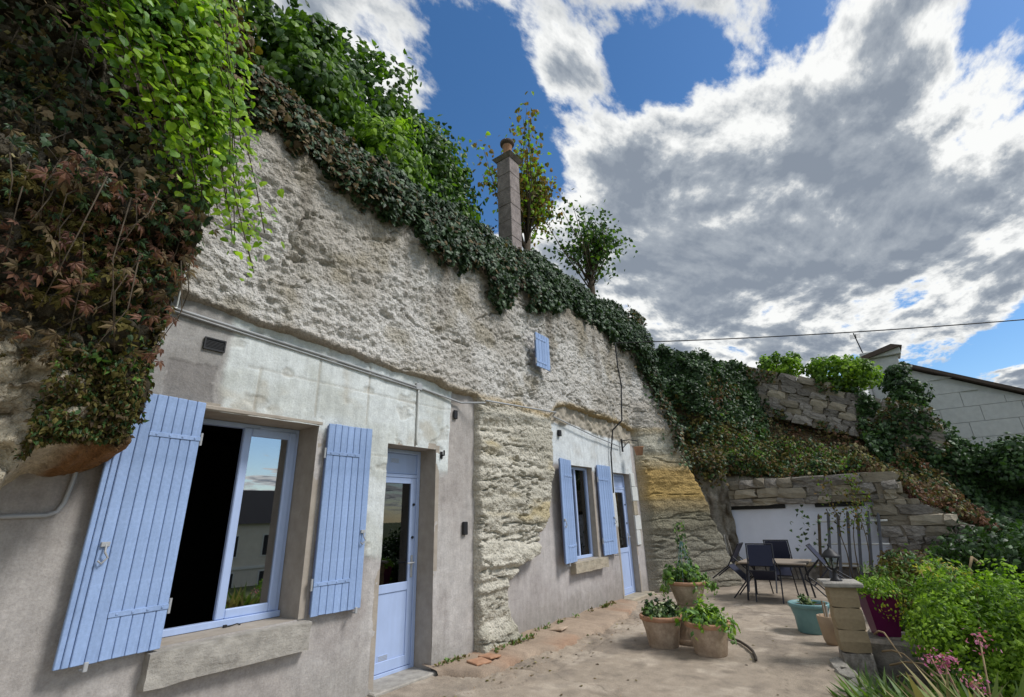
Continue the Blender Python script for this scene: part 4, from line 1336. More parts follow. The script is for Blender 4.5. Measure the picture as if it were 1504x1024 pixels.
# ================================================================== STONE HOUSE ON THE HILL
HX = 22.0
sh = empty('stone_house', (HX, -6.0, 0), 0, 'pale ashlar house gable with a sloping tiled verge on the hill', 'house')
def verge(y):
    return np.interp(y, [-14, -5.35, -4.9], [2.05, 6.72, 6.6])
wall = MB()
wall.add([(0.06, 1.0, 1), (0.06, -8.0, 1), (0.06, -8.0, float(verge(-14.0))), (0.06, 0.65, float(verge(-5.35))), (0.06, 1.0, 6.6), (6, 1.0, 1), (6, -8, 1), (6, -8, float(verge(-14.0))), (6, 0.65, float(verge(-5.35))), (6, 1.0, 6.6)],
         [(0, 1, 2, 3, 4), (5, 9, 8, 7, 6), (0, 4, 9, 5), (1, 6, 7, 2)])
wall.build('wall', M_STONEW, sh)
rs = random.Random(5)
z_ = 2.6
ri = 0
while z_ < 6.8:
    hh = 0.52
    yy = -5.1 - (0.35 if ri % 2 else 0)
    while yy > -12.5:
        l = rs.uniform(0.95, 1.25)
        top_lim = min(float(verge(yy)), float(verge(yy - l))) - 0.16
        tz1 = min(z_ + hh - 0.012, float(verge(yy)) - 0.16)
        tz2 = min(z_ + hh - 0.012, float(verge(yy - l)) - 0.16)
        tz2 = max(tz2, z_ + 0.004)
        if tz1 > z_ + 0.06:
            xo = rs.uniform(0, 0.012)
            a_, b_ = yy + 6.0 - 0.006, yy - l + 6.0 + 0.006
            MB().add([(xo, a_, z_), (xo, b_, z_), (xo, b_, tz2), (xo, a_, tz1), (0.07, a_, z_), (0.07, b_, z_), (0.07, b_, tz2), (0.07, a_, tz1)],
                     [(0, 1, 2, 3), (4, 7, 6, 5), (0, 4, 5, 1), (1, 5, 6, 2), (2, 6, 7, 3), (3, 7, 4, 0)]).build('stone_block', M_STONEW, sh)
        yy -= l
    z_ += hh
    ri += 1
rf = MB()
ya, yb = 0.62, -8.2
za, zb_ = 6.78, float(verge(-14.2)) - 0.05
rf.add([(-0.22, ya, za - 0.02), (-0.22, yb, zb_ - 0.02), (6.2, yb, zb_ - 0.02), (6.2, ya, za - 0.02), (-0.22, ya, za + 0.10), (-0.22, yb, zb_ + 0.10), (6.2, yb, zb_ + 0.10), (6.2, ya, za + 0.10)],
       [(0, 3, 2, 1), (4, 5, 6, 7), (0, 1, 5, 4), (1, 2, 6, 5), (2, 3, 7, 6), (3, 0, 4, 7)])
rf.build('roof', M_ROOF, sh)
pier = MB().box((-0.55, 0.0, 3.5), (0.05, 0.95, 6.72), 0.02).build('gable_pier', M_STONEW, sh)
MB().box((-0.68, -0.12, 6.723), (0.2, 1.07, 6.98), 0.02).build('coping', M_STONEW, pier)
cp = MB()
cp.add([(-0.8, -0.2, 6.985), (0.3, -0.2, 6.985), (0.3, 1.35, 6.6), (-0.8, 1.35, 6.6), (-0.8, 0.1, 7.10), (0.3, 0.1, 7.10), (0.3, 1.40, 6.72), (-0.8, 1.40, 6.72)],
       [(0, 3, 2, 1), (4, 5, 6, 7), (0, 1, 5, 4), (1, 2, 6, 5), (2, 3, 7, 6), (3, 0, 4, 7)])
cp.build('coping_tiles', M_ROOF, pier)
an = MB().tube([(0.2, 0.85, 6.5), (0.2, 1.05, 8.05)], 0.022, 6)
an.tube([(-0.1, 1.0, 7.9), (0.5, 1.0, 7.9)], 0.012, 6)
for k in range(4):
    an.tube([(-0.05 + 0.16 * k, 0.85, 7.9), (-0.05 + 0.16 * k, 1.2, 7.9)], 0.008, 5)
an.build('antenna', M_BLACK, sh)

# ================================================================== OPPOSITE HOUSE (seen mirrored in the window)
oh = empty('opposite_house', (23.5, -40.0, -4.2), R(6), 'cream house with a slate roof across the valley, mirrored in the window', 'house')
MB().box((-6, -4, 0), (6, 4, 5.9)).build('wall', M_PLASTER, oh)
MB().add([(-6.4, -4.4, 5.9), (6.4, -4.4, 5.9), (6.4, 4.4, 5.9), (-6.4, 4.4, 5.9), (-3.4, -0.8, 8.7), (3.4, -0.8, 8.7), (3.4, 0.8, 8.7), (-3.4, 0.8, 8.7)],
         [(0, 3, 2, 1), (0, 1, 5, 4), (1, 2, 6, 5), (2, 3, 7, 6), (3, 0, 4, 7), (4, 5, 6, 7)]).build('roof', M_SLATE, oh)
MB().box((-6.1, 4.0, 2.55), (6.1, 4.1, 2.75)).build('string_course', M_STONEW, oh)
for xx in (-4.3, -1.45, 1.45, 4.3):
    for zz in (0.7, 3.4):
        w_ = MB().box((xx - 0.55, 4.01, zz), (xx + 0.55, 4.07, zz + 1.7)).build('window', M_STONEW, oh)
        MB().box((xx - 0.45, 4.075, zz + 0.1), (xx + 0.45, 4.09, zz + 1.6)).build('pane', M_SLATE, w_)
MB().tube([(2.5, 0, 8.6), (2.5, 0, 10.1)], 0.05, 6).tube([(1.9, 0, 9.9), (3.1, 0, 9.9)], 0.03, 6).build('antenna', M_BLACK, oh)

# ================================================================== OVERHEAD LINE
def ray_pt(pxx, pyy, X):
    r = ROT @ np.array([pxx - 752, pyy - 512, F_PX])
    return CAM + r * ((X - CAM[0]) / r[0])
A_ = np.array([9.66, -0.30, 5.30])
B_ = ray_pt(1700, 452, 13.0)
pts = []
for k in range(41):
    t = k / 40
    p = A_ * (1 - t) + B_ * t
    pts.append((p[0], p[1], p[2] - 0.10 * 4 * t * (1 - t)))
tag(MB().tube(pts, 0.011, 6).build('overhead_cable', M_BLACK), 'thin black overhead cable running from the cliff across the sky', 'cable')
pole = empty('utility_pole', (B_[0], B_[1], -2.9), 0, 'tapered wooden utility pole carrying the overhead cable over the garden', 'pole')
MB().tube([(0, 0, 0), (0, 0, B_[2] + 3.3)], [0.14, 0.09], 12).build('shaft', M_BARK, pole)
MB().box((-0.3, -0.05, B_[2] + 2.9), (0.3, 0.05, B_[2] + 3.0)).build('cross_arm', M_BARK, pole)

# ================================================================== TABLE AND CHAIRS
TX, TY = 10.95, -2.50
tb = empty('garden_table', (TX, TY, 0), 0, 'small beige garden table with four chairs tipped against it', 'table')
MB().box((-0.48, -0.62, 0.685), (0.48, 0.62, 0.72), 0.01).build('table_top', M_TABLE, tb)
MB().box((-0.42, -0.56, 0.635), (0.42, 0.56, 0.684), 0.004).build('apron', M_CHAIR, tb)
tb.scale = (0.92, 0.92, 0.92)
for sx in (-1, 1):
    for sy in (-1, 1):
        MB().tube([(sx * 0.36, sy * 0.48, 0.64), (sx * 0.42, sy * 0.55, 0.0)], 0.018, 8).build('leg', M_CHAIR, tb)

CHG = 'black garden chairs tipped against the table'
def chair_mesh(root):
    # local: faces +X, origin under the front feet
    W = 0.24
    MB().box((-0.42, -W + 0.02, 0.425), (0.0, W - 0.02, 0.44), 0.004).build('seat', M_SLING, root)
    bk = MB()
    bk.add([(-0.43, -W + 0.02, 0.52), (-0.43, W - 0.02, 0.52), (-0.52, W - 0.02, 0.90), (-0.52, -W + 0.02, 0.90), (-0.445, -W + 0.02, 0.52), (-0.445, W - 0.02, 0.52), (-0.535, W - 0.02, 0.90), (-0.535, -W + 0.02, 0.90)],
           [(0, 1, 2, 3), (4, 7, 6, 5), (0, 4, 5, 1), (1, 5, 6, 2), (2, 6, 7, 3), (3, 7, 4, 0)])
    bk.build('backrest', M_SLING, root)
    for s in (-1, 1):
        MB().tube([(0.02, s * W, 0.0), (0.0, s * W, 0.43)], 0.013, 8).build('leg', M_CHAIR, root)
        MB().tube([(-0.50, s * W, 0.0), (-0.42, s * W, 0.43)], 0.013, 8).build('leg', M_CHAIR, root)
        MB().tube([(-0.42, s * W, 0.43), (-0.53, s * W, 0.93)], 0.013, 8).build('back_post', M_CHAIR, root)
        MB().tube([(-0.46, s * W, 0.64), (-0.05, s * W, 0.64), (0.01, s * W, 0.60), (0.0, s * W, 0.43)], 0.012, 8).build('armrest', M_CHAIR, root)
    MB().tube([(-0.53, -W, 0.92), (-0.53, W, 0.92)], 0.013, 8).build('top_rail', M_CHAIR, root)
    MB().tube([(0, -W, 0.43), (0, W, 0.43)], 0.012, 8).build('seat_rail', M_CHAIR, root)
    MB().tube([(-0.42, -W, 0.43), (-0.42, W, 0.43)], 0.012, 8).build('seat_rail', M_CHAIR, root)

def chair(x, y, face, pitch, label):
    c = empty('garden_chair', (x, y, 0.012), 0, label, 'chair', CHG)
    c.rotation_mode = 'XYZ'
    c.matrix_basis = Matrix.Translation((x, y, 0.014)) @ Matrix.Rotation(face, 4, 'Z') @ Matrix.Rotation(pitch, 4, 'Y') @ Matrix.Scale(0.92, 4)
    chair_mesh(c)
    return c
chair(TX - 0.02, TY + 0.80, R(-90), R(44), 'black garden chair tipped forward onto the table on the cliff side')
chair(TX - 0.10, TY - 0.90, R(90), R(46), 'black garden chair tipped forward onto the table on the teal tub side')
chair(TX - 0.57, TY + 0.11, R(0), R(28), 'black garden chair tipped forward, its seat underside facing the flower pots')
chair(TX + 0.60, TY + 0.02, R(180), R(30), 'black garden chair tipped forward onto the table beside the white wall bench')
# folded sticks leaning at the rock
st = MB().tube([(12.6, -1.30, 0.0), (12.8, -1.18, 1.05)], 0.016, 6)
tag(st.build('leaning_pole', M_WOOD), 'grey wooden pole leaning on the rock beside the white wall', 'pole')
st = MB().tube([(12.62, -1.42, 0.0), (12.8, -1.24, 1.02)], 0.014, 6)
tag(st.build('leaning_pole', M_STONEG), 'paler stone-coloured pole leaning closest to the white wall', 'pole')

# ================================================================== POTS
def foliage_points(n, c, rad, rng, hemi=True):
    d = _norm(rng.normal(0, 1, (n, 3)))
    if hemi:
        d[:, 2] = np.abs(d[:, 2]) * 0.9 - 0.12
    rr = rng.uniform(0.35, 1, n) ** 0.6
    return np.array(c) + d * rr[:, None] * np.array(rad), d

def potted(name, loc, rt_, rb, h, label, mat, rimmat, plant, seed, cat='potted plant', group=None, body_n=26):
    rng = np.random.default_rng(seed)
    o = empty(name, loc, 0, label, cat, group)
    MB().lathe([(0, 0.0), (rb, 0.0), (rb * 1.04, 0.01), (rt_ * 0.80, h * 0.50), (rt_ * 0.93, h * 0.84), (rt_ * 0.93, h * 0.85)], body_n).build('pot', mat, o, True)
    MB().lathe([(rt_ * 0.93, h * 0.84), (rt_ * 1.0, h * 0.86), (rt_ * 1.02, h * 0.97), (rt_ * 0.99, h), (rt_ * 0.90, h), (rt_ * 0.88, h * 0.86)], body_n).build('rim', rimmat, o, True)
    MB().lathe([(rt_ * 0.89, h * 0.88), (rt_ * 0.5, h * 0.91), (0, h * 0.92)], body_n).build('soil', M_SOIL, o, True)
    for (n, mats, sz, rad, dz_, tm) in plant:
        nc = max(5, n // 18)
        cc_, d_ = foliage_points(nc, (0, 0, h + dz_), np.array(rad) * 0.8, rng)
        k_ = np.repeat(np.arange(nc), 20)
        e_ = _norm(rng.normal(0, 1, (len(k_), 3)))
        P_ = cc_[k_] + e_ * (rng.uniform(0.2, 1, len(k_)) * 0.26 * max(rad))[:, None]
        P_[:, 2] -= 0.12 * sst(np.hypot(P_[:, 0], P_[:, 1]), rt_ * 0.9, rt_ * 1.5)
        P_[:, 2] = np.where(np.hypot(P_[:, 0], P_[:, 1]) < rt_ * 1.02, np.maximum(P_[:, 2], h * 0.93), P_[:, 2])
        leaf_cloud('foliage', P_, e_ + d_[k_], rng.uniform(0.6, 1.2, len(k_)) * sz, tm, mats, o, jit=0.5, rng=rng, tipdir=(0, 0, -0.4))
    return o

L = LEAF
potted('potted_plant', (6.66, -1.80, 0), 0.265, 0.175, 0.36, 'weathered clay pot of white-flecked foliage beside the house door path', M_TERRAW, M_TERRA,
       [(420, [L['pot'], L['ivyfar']], 0.075, (0.32, 0.32, 0.28), 0.0, T_SMALL), (170, [L['varieg']], 0.05, (0.28, 0.30, 0.22), 0.0, T_SMALL)], 11)
potted('potted_plant', (6.58, -2.40, 0), 0.265, 0.175, 0.35, 'weathered clay pot of trailing green foliage next to the dark hose', M_TERRAW, M_TERRA,
       [(420, [L['pot'], L['vined'], L['lime']], 0.085, (0.40, 0.40, 0.27), 0.0, T_SMALL), (60, [L['varieg']], 0.05, (0.36, 0.38, 0.14), 0.0, T_SMALL)], 12)
up_pot = empty('upturned_pot', (7.06, -2.06, 0), 0, 'upturned clay pot hidden behind the two lower pots as a stand', 'pot')
MB().lathe([(0.24, 0), (0.255, 0.0), (0.255, 0.06), (0.23, 0.065), (0.165, 0.43), (0.0, 0.43)], 24).build('pot', M_TERRAW, up_pot, True)
tp = potted('potted_plant', (7.06, -2.06, 0.432), 0.25, 0.15, 0.29, 'raised clay pot with a blue plant cone, above the two lower pots', M_TERRAW, M_TERRA,
            [(480, [L['pot'], L['vined'], L['pot']], 0.08, (0.40, 0.40, 0.30), 0.02, T_SMALL), (220, [L['varieg'], L['lime']], 0.055, (0.44, 0.44, 0.26), -0.03, T_SMALL)], 13)
rg = np.random.default_rng(14)
for k in range(6):
    a = 2 * math.pi * k / 6
    MB().tube([(0.13 * math.cos(a), 0.13 * math.sin(a), 0.28), (0.012 * math.cos(a), 0.012 * math.sin(a), 0.78)], 0.004, 5).build('plant_support', M_TEAL, tp)
zz = rg.uniform(0.30, 1.05, 150)
aa = rg.uniform(0, 6.28, 150)
rr = np.clip(0.15 * (0.85 - zz), 0.02, 1) + 0.05
Pp = np.stack([rr * np.cos(aa), rr * np.sin(aa), zz], 1)
leaf_cloud('climber', Pp, np.stack([np.cos(aa), np.sin(aa), 0 * aa], 1), 0.055, T_SMALL, [L['pot'], L['ivyfar']], tp, rng=rg)

tub = potted('planter_tub', (8.35, -3.28, 0), 0.24, 0.175, 0.36, 'wide teal planter tub with a few dark leaves', M_TEAL, M_TEAL,
             [(60, [L['ivyfar'], L['varieg']], 0.07, (0.12, 0.14, 0.14), 0.0, T_SMALL)], 15)
tub.scale = (1.06, 1.06, 1.0)
vs = empty('clay_jar', (7.72, -3.55, 0), 0, 'tall beige clay jar holding pale sticks beside the sandstone pillar', 'jar')
MB().lathe([(0, 0), (0.075, 0), (0.095, 0.05), (0.115, 0.20), (0.125, 0.315), (0.12, 0.32), (0.105, 0.315), (0.10, 0.1), (0, 0.09)], 22).build('jar', M_BEIGEP, vs, True)
for k in range(4):
    MB().tube([(0.03 * (k - 1.5), 0.01 * k, 0.09), (0.055 * (k - 1.5), -0.02 + 0.02 * k, 0.44 + 0.03 * (k % 2))], 0.009, 6).build('stick', M_DRY if k % 2 else M_STONEW, vs)

# ---- sandstone pillar and lamp
pl = empty('stone_pillar', (7.00, -3.82, 0), R(14), 'square sandstone garden pillar of stacked blocks with a flat cap', 'pillar')
pl.scale = (0.86, 0.86, 1.0)
z_ = -0.3
for k, hh in enumerate((0.42, 0.215, 0.215, 0.20)):
    w_ = (0.175, 0.17, 0.166, 0.168)[k]
    me = stone_mesh(700 + k, 1, 1, 1, 0.025)
    o = link('stone_block', me, M_PILLAR if k else M_STONEG, pl)
    o.location = (0, 0, z_ + hh / 2)
    o.scale = (2 * w_, 2 * w_, hh * 1.04)
    z_ += hh
MB().box((-0.225, -0.225, z_ + 0.004), (0.225, 0.225, z_ + 0.054), 0.012).build('cap', M_SILL, pl)
PT = z_ + 0.055
lm = empty('garden_lantern', (6.98, -3.80, PT), 0, 'black cast lantern with glass panes standing on the sandstone pillar', 'lantern')
MB().lathe([(0, 0), (0.062, 0.0), (0.060, 0.012), (0.035, 0.03), (0.022, 0.07), (0.018, 0.105), (0.035, 0.115), (0.038, 0.13), (0, 0.13)], 14).build('foot', M_BLACK, lm, True)
MB().lathe([(0.036, 0.13), (0.080, 0.245)], 6).build('pane', M_LAMPG, lm)
for k in range(6):
    a = 2 * math.pi * k / 6
    MB().tube([(0.038 * math.cos(a), 0.038 * math.sin(a), 0.128), (0.083 * math.cos(a), 0.083 * math.sin(a), 0.25)], 0.006, 5).build('rib', M_BLACK, lm)
MB().lathe([(0.098, 0.245), (0.100, 0.262), (0.086, 0.275), (0.05, 0.315), (0.018, 0.335), (0.008, 0.36), (0.013, 0.375), (0.0, 0.395)], 12).build('lid', M_BLACK, lm, True)
MB().tube([(0, 0, 0.13), (0, 0, 0.20)], 0.014, 8).build('bulb', M_STONEW, lm)

# ---- plum planter behind the pillar
pp = empty('plum_planter', (7.42, -4.12, 0.22), R(20), 'tapered plum-coloured planter with bright green foliage behind the pillar', 'potted plant')
pp.scale = (0.86, 0.86, 0.94)
t_, bt = 0.19, 0.125
MB().add([(-bt, -bt, 0), (bt, -bt, 0), (bt, bt, 0), (-bt, bt, 0), (-t_, -t_, 0.46), (t_, -t_, 0.46), (t_, t_, 0.46), (-t_, t_, 0.46), (-t_ + .02, -t_ + .02, 0.46), (t_ - .02, -t_ + .02, 0.46), (t_ - .02, t_ - .02, 0.46), (-t_ + .02, t_ - .02, 0.46), (-.15, -.15, .4), (.15, -.15, .4), (.15, .15, .4), (-.15, .15, .4)],
         [(0, 3, 2, 1), (0, 1, 5, 4), (1, 2, 6, 5), (2, 3, 7, 6), (3, 0, 4, 7), (4, 5, 9, 8), (5, 6, 10, 9), (6, 7, 11, 10), (7, 4, 8, 11), (8, 9, 13, 12), (9, 10, 14, 13), (10, 11, 15, 14), (11, 8, 12, 15)]).build('pot', M_PURPLE, pp)
MB().box((-.155, -.155, .38), (.155, .155, .405)).build('soil', M_SOIL, pp)
rg = np.random.default_rng(31)
P_, N_ = foliage_points(900, (0, 0, 0.45), (0.30, 0.30, 0.27), rg)
leaf_cloud('foliage', P_, N_, rg.uniform(0.03, 0.055, 900), T_SMALL, [L['lime'], L['shrub']], pp, rng=rg, tipdir=(0, 0, 0.5))
P_, N_ = foliage_points(170, (-0.15, -0.06, 0.36), (0.17, 0.22, 0.20), rg, False)
leaf_cloud('blossom', P_, N_, rg.uniform(0.03, 0.045, 170), T_SMALL, [L['yellow'], L['lime']], pp, rng=rg)
tag(MB().box((7.08, -4.7, -0.5), (7.72, -3.93, 0.217), 0.03).build('planter_plinth', M_STONEG), 'rough grey stone plinth under the plum planter', 'plinth')

# ---- kerb stones of the bed
kb = empty('kerb', (6.3, -3.75, 0), 0, 'pale stone kerb along the edge of the terrace and flower bed', 'kerb')
ks = [(7.02, -3.60), (6.62, -3.66), (6.27, -3.80), (5.97, -3.90), (5.66, -4.02), (5.3, -4.18)]
for i in range(len(ks) - 1):
    a, c = Vector((*ks[i], 0)), Vector((*ks[i + 1], 0))
    d = c - a
    o = link('kerb_stone', stone_var(i % 5, M_SILL), None, kb)
    o.location = (a + c) / 2 - kb.location + Vector((0, -0.03, -0.06))
    o.rotation_euler = (0, 0, math.atan2(d.y, d.x))
    o.scale = (d.length * 0.97, 0.16, 0.19)

tag(MB().tube([(7.46, -2.26, 0.028), (7.36, -2.42, 0.030), (7.22, -2.58, 0.028), (7.02, -2.71, 0.029), (6.82, -2.81, 0.028), (6.60, -2.88, 0.03), (6.47, -2.91, 0.028)], 0.016, 8).build('hose', M_HOSE, None, True),
    'short dark curved length of hose lying on the terrace by the pots', 'hose')
# ================================================================== VEGETATION
def crown(parent, c, rad, nclump, per, size, mats, rng, tmpl=T_SMALL, name='foliage', clump=0.34, up=0.25, inner=0.45, tip=(0, 0, -0.6)):
    d = _norm(rng.normal(0, 1, (nclump, 3)))
    rr = rng.uniform(inner, 1.0, nclump) ** 0.7
    cc_ = np.array(c) + d * rr[:, None] * np.array(rad)
    cr = clump * np.mean(rad) * rng.uniform(0.6, 1.25, nclump)
    k = np.repeat(np.arange(nclump), per)
    dd = _norm(rng.normal(0, 1, (len(k), 3)))
    P_ = cc_[k] + dd * (rng.uniform(0.25, 1.0, len(k)) ** 0.5 * cr[k])[:, None]
    N_ = dd + 0.7 * d[k] + np.array([0, 0, up])
    w = rng.integers(0, len(mats), nclump)[k]
    w = np.where(rng.random(len(k)) < 0.25, rng.integers(0, len(mats), len(k)), w)
    return leaf_cloud(name, P_, N_, rng.uniform(0.7, 1.25, len(k)) * size, tmpl, mats, parent, rng=rng, which=w, tipdir=tip), cc_

def limbs(parent, base, targets, r0, rng, name='branch', mat=M_BARK):
    mb = MB()
    base = Vector(base)
    for t in targets:
        t = Vector(t)
        mid = base.lerp(t, 0.45) + Vector(rng.normal(0, 0.10, 3)) * (t - base).length * 0.6 + Vector((0, 0, 0.08))
        mb.tube([base, base.lerp(mid, 0.5), mid, mid.lerp(t, 0.6), t], [r0, r0 * 0.8, r0 * 0.55, r0 * 0.35, r0 * 0.15], 6)
    return mb.build(name, mat, parent, True)

def shrub(name, loc, rad, nclump, per, size, mats, label, seed, cat='shrub', group=None, tmpl=T_SMALL, trunk=True, **kw):
    rng = np.random.default_rng(seed)
    o = empty(name, loc, 0, label, cat, group)
    f, cc_ = crown(o, (0, 0, rad[2] * 0.9), rad, nclump, per, size, mats, rng, tmpl, **kw)
    if trunk:
        limbs(o, (0, 0, -0.2), cc_[:: max(1, nclump // 10)], 0.05, rng, 'trunk')
    return o

# ---- shrubs and trees along the top of the cliff
TOPG = 'shrubs growing along the cliff top'
shrub('shrub', (2.35, 1.25, 6.2), (1.15, 0.9, 1.35), 90, 85, 0.115, [L['shrub'], L['shrub'], L['shrubd']], 'bright green leafy shrub at the near end of the cliff top', 41, group=TOPG, tmpl=T_HEART)
shrub('shrub', (4.0, 2.0, 7.0), (1.25, 1.0, 1.75), 90, 80, 0.12, [L['shrubd'], L['shrubd'], L['shrub']], 'tall dark green shrub behind the bright one on the cliff top', 42, group=TOPG, tmpl=T_HEART)
shrub('shrub', (3.7, 0.85, 5.85), (0.95, 0.7, 0.95), 70, 75, 0.10, [L['shrub'], L['lime']], 'lush yellow-green shrub spilling over the ivy on the cliff top', 43, group=TOPG, tmpl=T_HEART)
shrub('shrub', (5.9, 2.2, 6.9), (1.15, 1.0, 1.75), 100, 85, 0.115, [L['shrubd'], L['shrub'], L['shrubd']], 'rounded dark green shrub standing just short of the chimney', 44, group=TOPG, tmpl=T_HEART)
shrub('shrub', (5.2, 0.95, 6.0), (0.9, 0.6, 0.8), 60, 70, 0.095, [L['shrub'], L['shrubd']], 'low mid-green shrub rooted in the ivy below the dark rounded one', 45, group=TOPG, tmpl=T_HEART)
shrub('shrub', (7.2, 2.6, 7.2), (0.8, 0.7, 0.75), 22, 45, 0.10, [L['shrubd'], L['ivyfar']], 'thin straggly shrub against the sky behind the chimney foot', 46, group=TOPG, tmpl=T_HEART)
shrub('shrub', (0.9, 1.0, 6.0), (1.0, 0.8, 0.95), 60, 70, 0.10, [L['brown'], L['shrubd'], L['autumn']], 'browning shrub above the overhanging brow of rock', 47, group=TOPG, tmpl=T_HEART)

def tree(name, loc, lean_, h, rad, ntw, per, size, mats, label, seed):
    rng = np.random.default_rng(seed)
    o = empty(name, loc, 0, label, 'tree')
    tips = []
    tk = MB()
    top = Vector((lean_[0], lean_[1], h * 0.42))
    tk.tube([(0, 0, -0.6), tuple(top * 0.5 + Vector((0.05, 0, 0))), tuple(top)], [0.12, 0.10, 0.07], 8)
    tk.build('trunk', M_BARK, o, True)
    br = MB()
    for k in range(ntw):
        d = _norm(rng.normal(0, 1, (1, 3)))[0]
        d[2] = d[2] * 0.75 + 0.25
        t = Vector((lean_[0], lean_[1], h * 0.66)) + Vector(d * np.array(rad) * (rng.uniform(0.35, 1.12) if k % 5 else 1.2) * (0.7 + 0.45 * math.sin(2.3 * math.atan2(d[1], d[0]) + seed)))
        b0 = top * rng.uniform(0.5, 1.0)
        mid = b0.lerp(t, 0.5) + Vector(rng.normal(0, 0.07, 3)) * h * 0.4
        br.tube([b0, mid, t], [0.026, 0.014, 0.005], 5)
        for q_ in (0.45, 0.7, 0.88, 1.0):
            tips.append(np.array(b0.lerp(mid, q_ * 2) if q_ < 0.5 else mid.lerp(t, (q_ - 0.5) * 2)))
    br.build('branch', M_BARK, o, True)
    tips = np.array(tips)
    k = np.repeat(np.arange(len(tips)), per)
    P_ = tips[k] + rng.normal(0, 0.13 * np.mean(rad), (len(k), 3))
    leaf_cloud('crown', P_, rng.normal(0, 1, (len(k), 3)) + np.array([0, 0, 0.6]), rng.uniform(0.7, 1.2, len(k)) * size, T_HEART, mats, o, rng=rng)
    return o
tree('small_tree', (8.6, 1.5, 7.0), (0.75, 0.2), 5.3, (1.6, 1.1, 1.35), 52, 12, 0.125, [L['autumn'], L['lime'], L['autumn']], 'sparse young tree with yellowing leaves behind the chimney', 51)
tree('small_tree', (11.7, 1.2, 7.0), (0.25, 0.0), 4.4, (1.9, 1.4, 1.30), 46, 9, 0.12, [L['shrubd'], L['shrubd'], L['shrub']], 'small dark green tree standing alone on the ivy bank', 52)

# ---- ivy over the cliff edge
def ivy_on_cliff(x0, x1, zlo, zhi, n, size, mats, seed, off=(0.03, 0.20), tmpl=T_IVY):
    rng = np.random.default_rng(seed)
    x = rng.uniform(x0, x1, n)
    q_ = np.stack([x, 0 * x, 0 * x], 1)
    lo = zlo(x) + 0.34 * fbm(q_ * 1.6, 3, seed) + 0.34 * fbm(q_ * 6, 2, seed + 3)
    hi = zhi(x) + 0.22 * fbm(q_ * 1.3 + 4, 3, seed + 5)
    u = rng.random(n) ** 0.85
    z = lo + (hi - lo) * u
    y = cliff_y(x, z)
    out = rng.uniform(off[0], off[1], n) + 0.16 * sst(z, lo, lo + 0.5) * (fbm(np.stack([x * 2.2, 0 * x, z * 2.2], 1), 2, seed + 9) + 0.7)
    P_ = np.stack([x, y - out, z], 1)
    N_ = np.tile(np.array([0, -1.0, 0.35]), (n, 1)) + 0.0
    return P_, N_, rng.uniform(0.4, 1.35, n) * size, rng

zlo = lambda x: np.interp(x, [0.6, 1.3, 2.4, 4.0, 5.4, 6.7, 8.0, 9.2, 10.3, 11.2, 11.9], [5.75, 5.70, 5.38, 5.20, 5.05, 5.15, 5.55, 5.68, 5.50, 5.0, 4.2])
zhi = lambda x: np.interp(x, [0.6, 2.4, 4.0, 5.4, 6.7, 8.0, 9.5, 11.0, 12.2], [6.4, 6.2, 6.2, 6.3, 6.7, 7.0, 7.15, 7.25, 7.2])
P_, N_, S_, rg = ivy_on_cliff(0.6, 6.9, zlo, zhi, 21000, 0.074, None, 61)
ivy = empty('ivy', (3.5, 0, 5.3), 0, 'dark ivy curtain hanging over the cliff edge up to the chimney', 'ivy')
w = (rg.random(len(P_)) < 0.10 + 0.35 * (1 - sst(P_[:, 0], 1.5, 4.0))).astype(int)
o = leaf_cloud('foliage', P_ - np.array([3.5, 0, 5.3]), N_, S_, T_IVY, [L['ivy'], L['brown']], ivy, rng=rg, which=w, jit=0.45)
P_, N_, S_, rg = ivy_on_cliff(6.7, 12.1, zlo, zhi, 26000, 0.078, None, 62)
ivy2 = empty('ivy', (9.5, 0, 5.6), 0, 'thick glossy ivy blanket on the bank beyond the chimney', 'ivy')
leaf_cloud('foliage', P_ - np.array([9.5, 0, 5.6]), N_, S_, T_IVY, [L['ivy'], L['ivyfar']], ivy2, rng=rg, jit=0.45)
# tongue of ivy running down the end of the cliff
rg = np.random.default_rng(63)
n = 6500
z = rg.uniform(2.6, 6.9, n)
x = np.interp(z, [2.6, 3.3, 4.2, 5.0, 6.9], [12.15, 11.85, 11.68, 11.62, 11.85]) + rg.normal(0.05, 0.22, n)
y = cliff_y(np.minimum(x, 12.0), z) - rg.uniform(0.0, 0.18, n)
y = np.minimum(y, -0.1)
leaf_cloud('foliage', np.stack([x, y, z], 1) - np.array([9.5, 0, 5.6]), np.tile(np.array([-0.3, -1.0, 0.35]), (n, 1)), rg.uniform(0.06, 0.10, n), T_IVY, [L['ivy'], L['brown'], L['ivyfar']], ivy2, rng=rg)

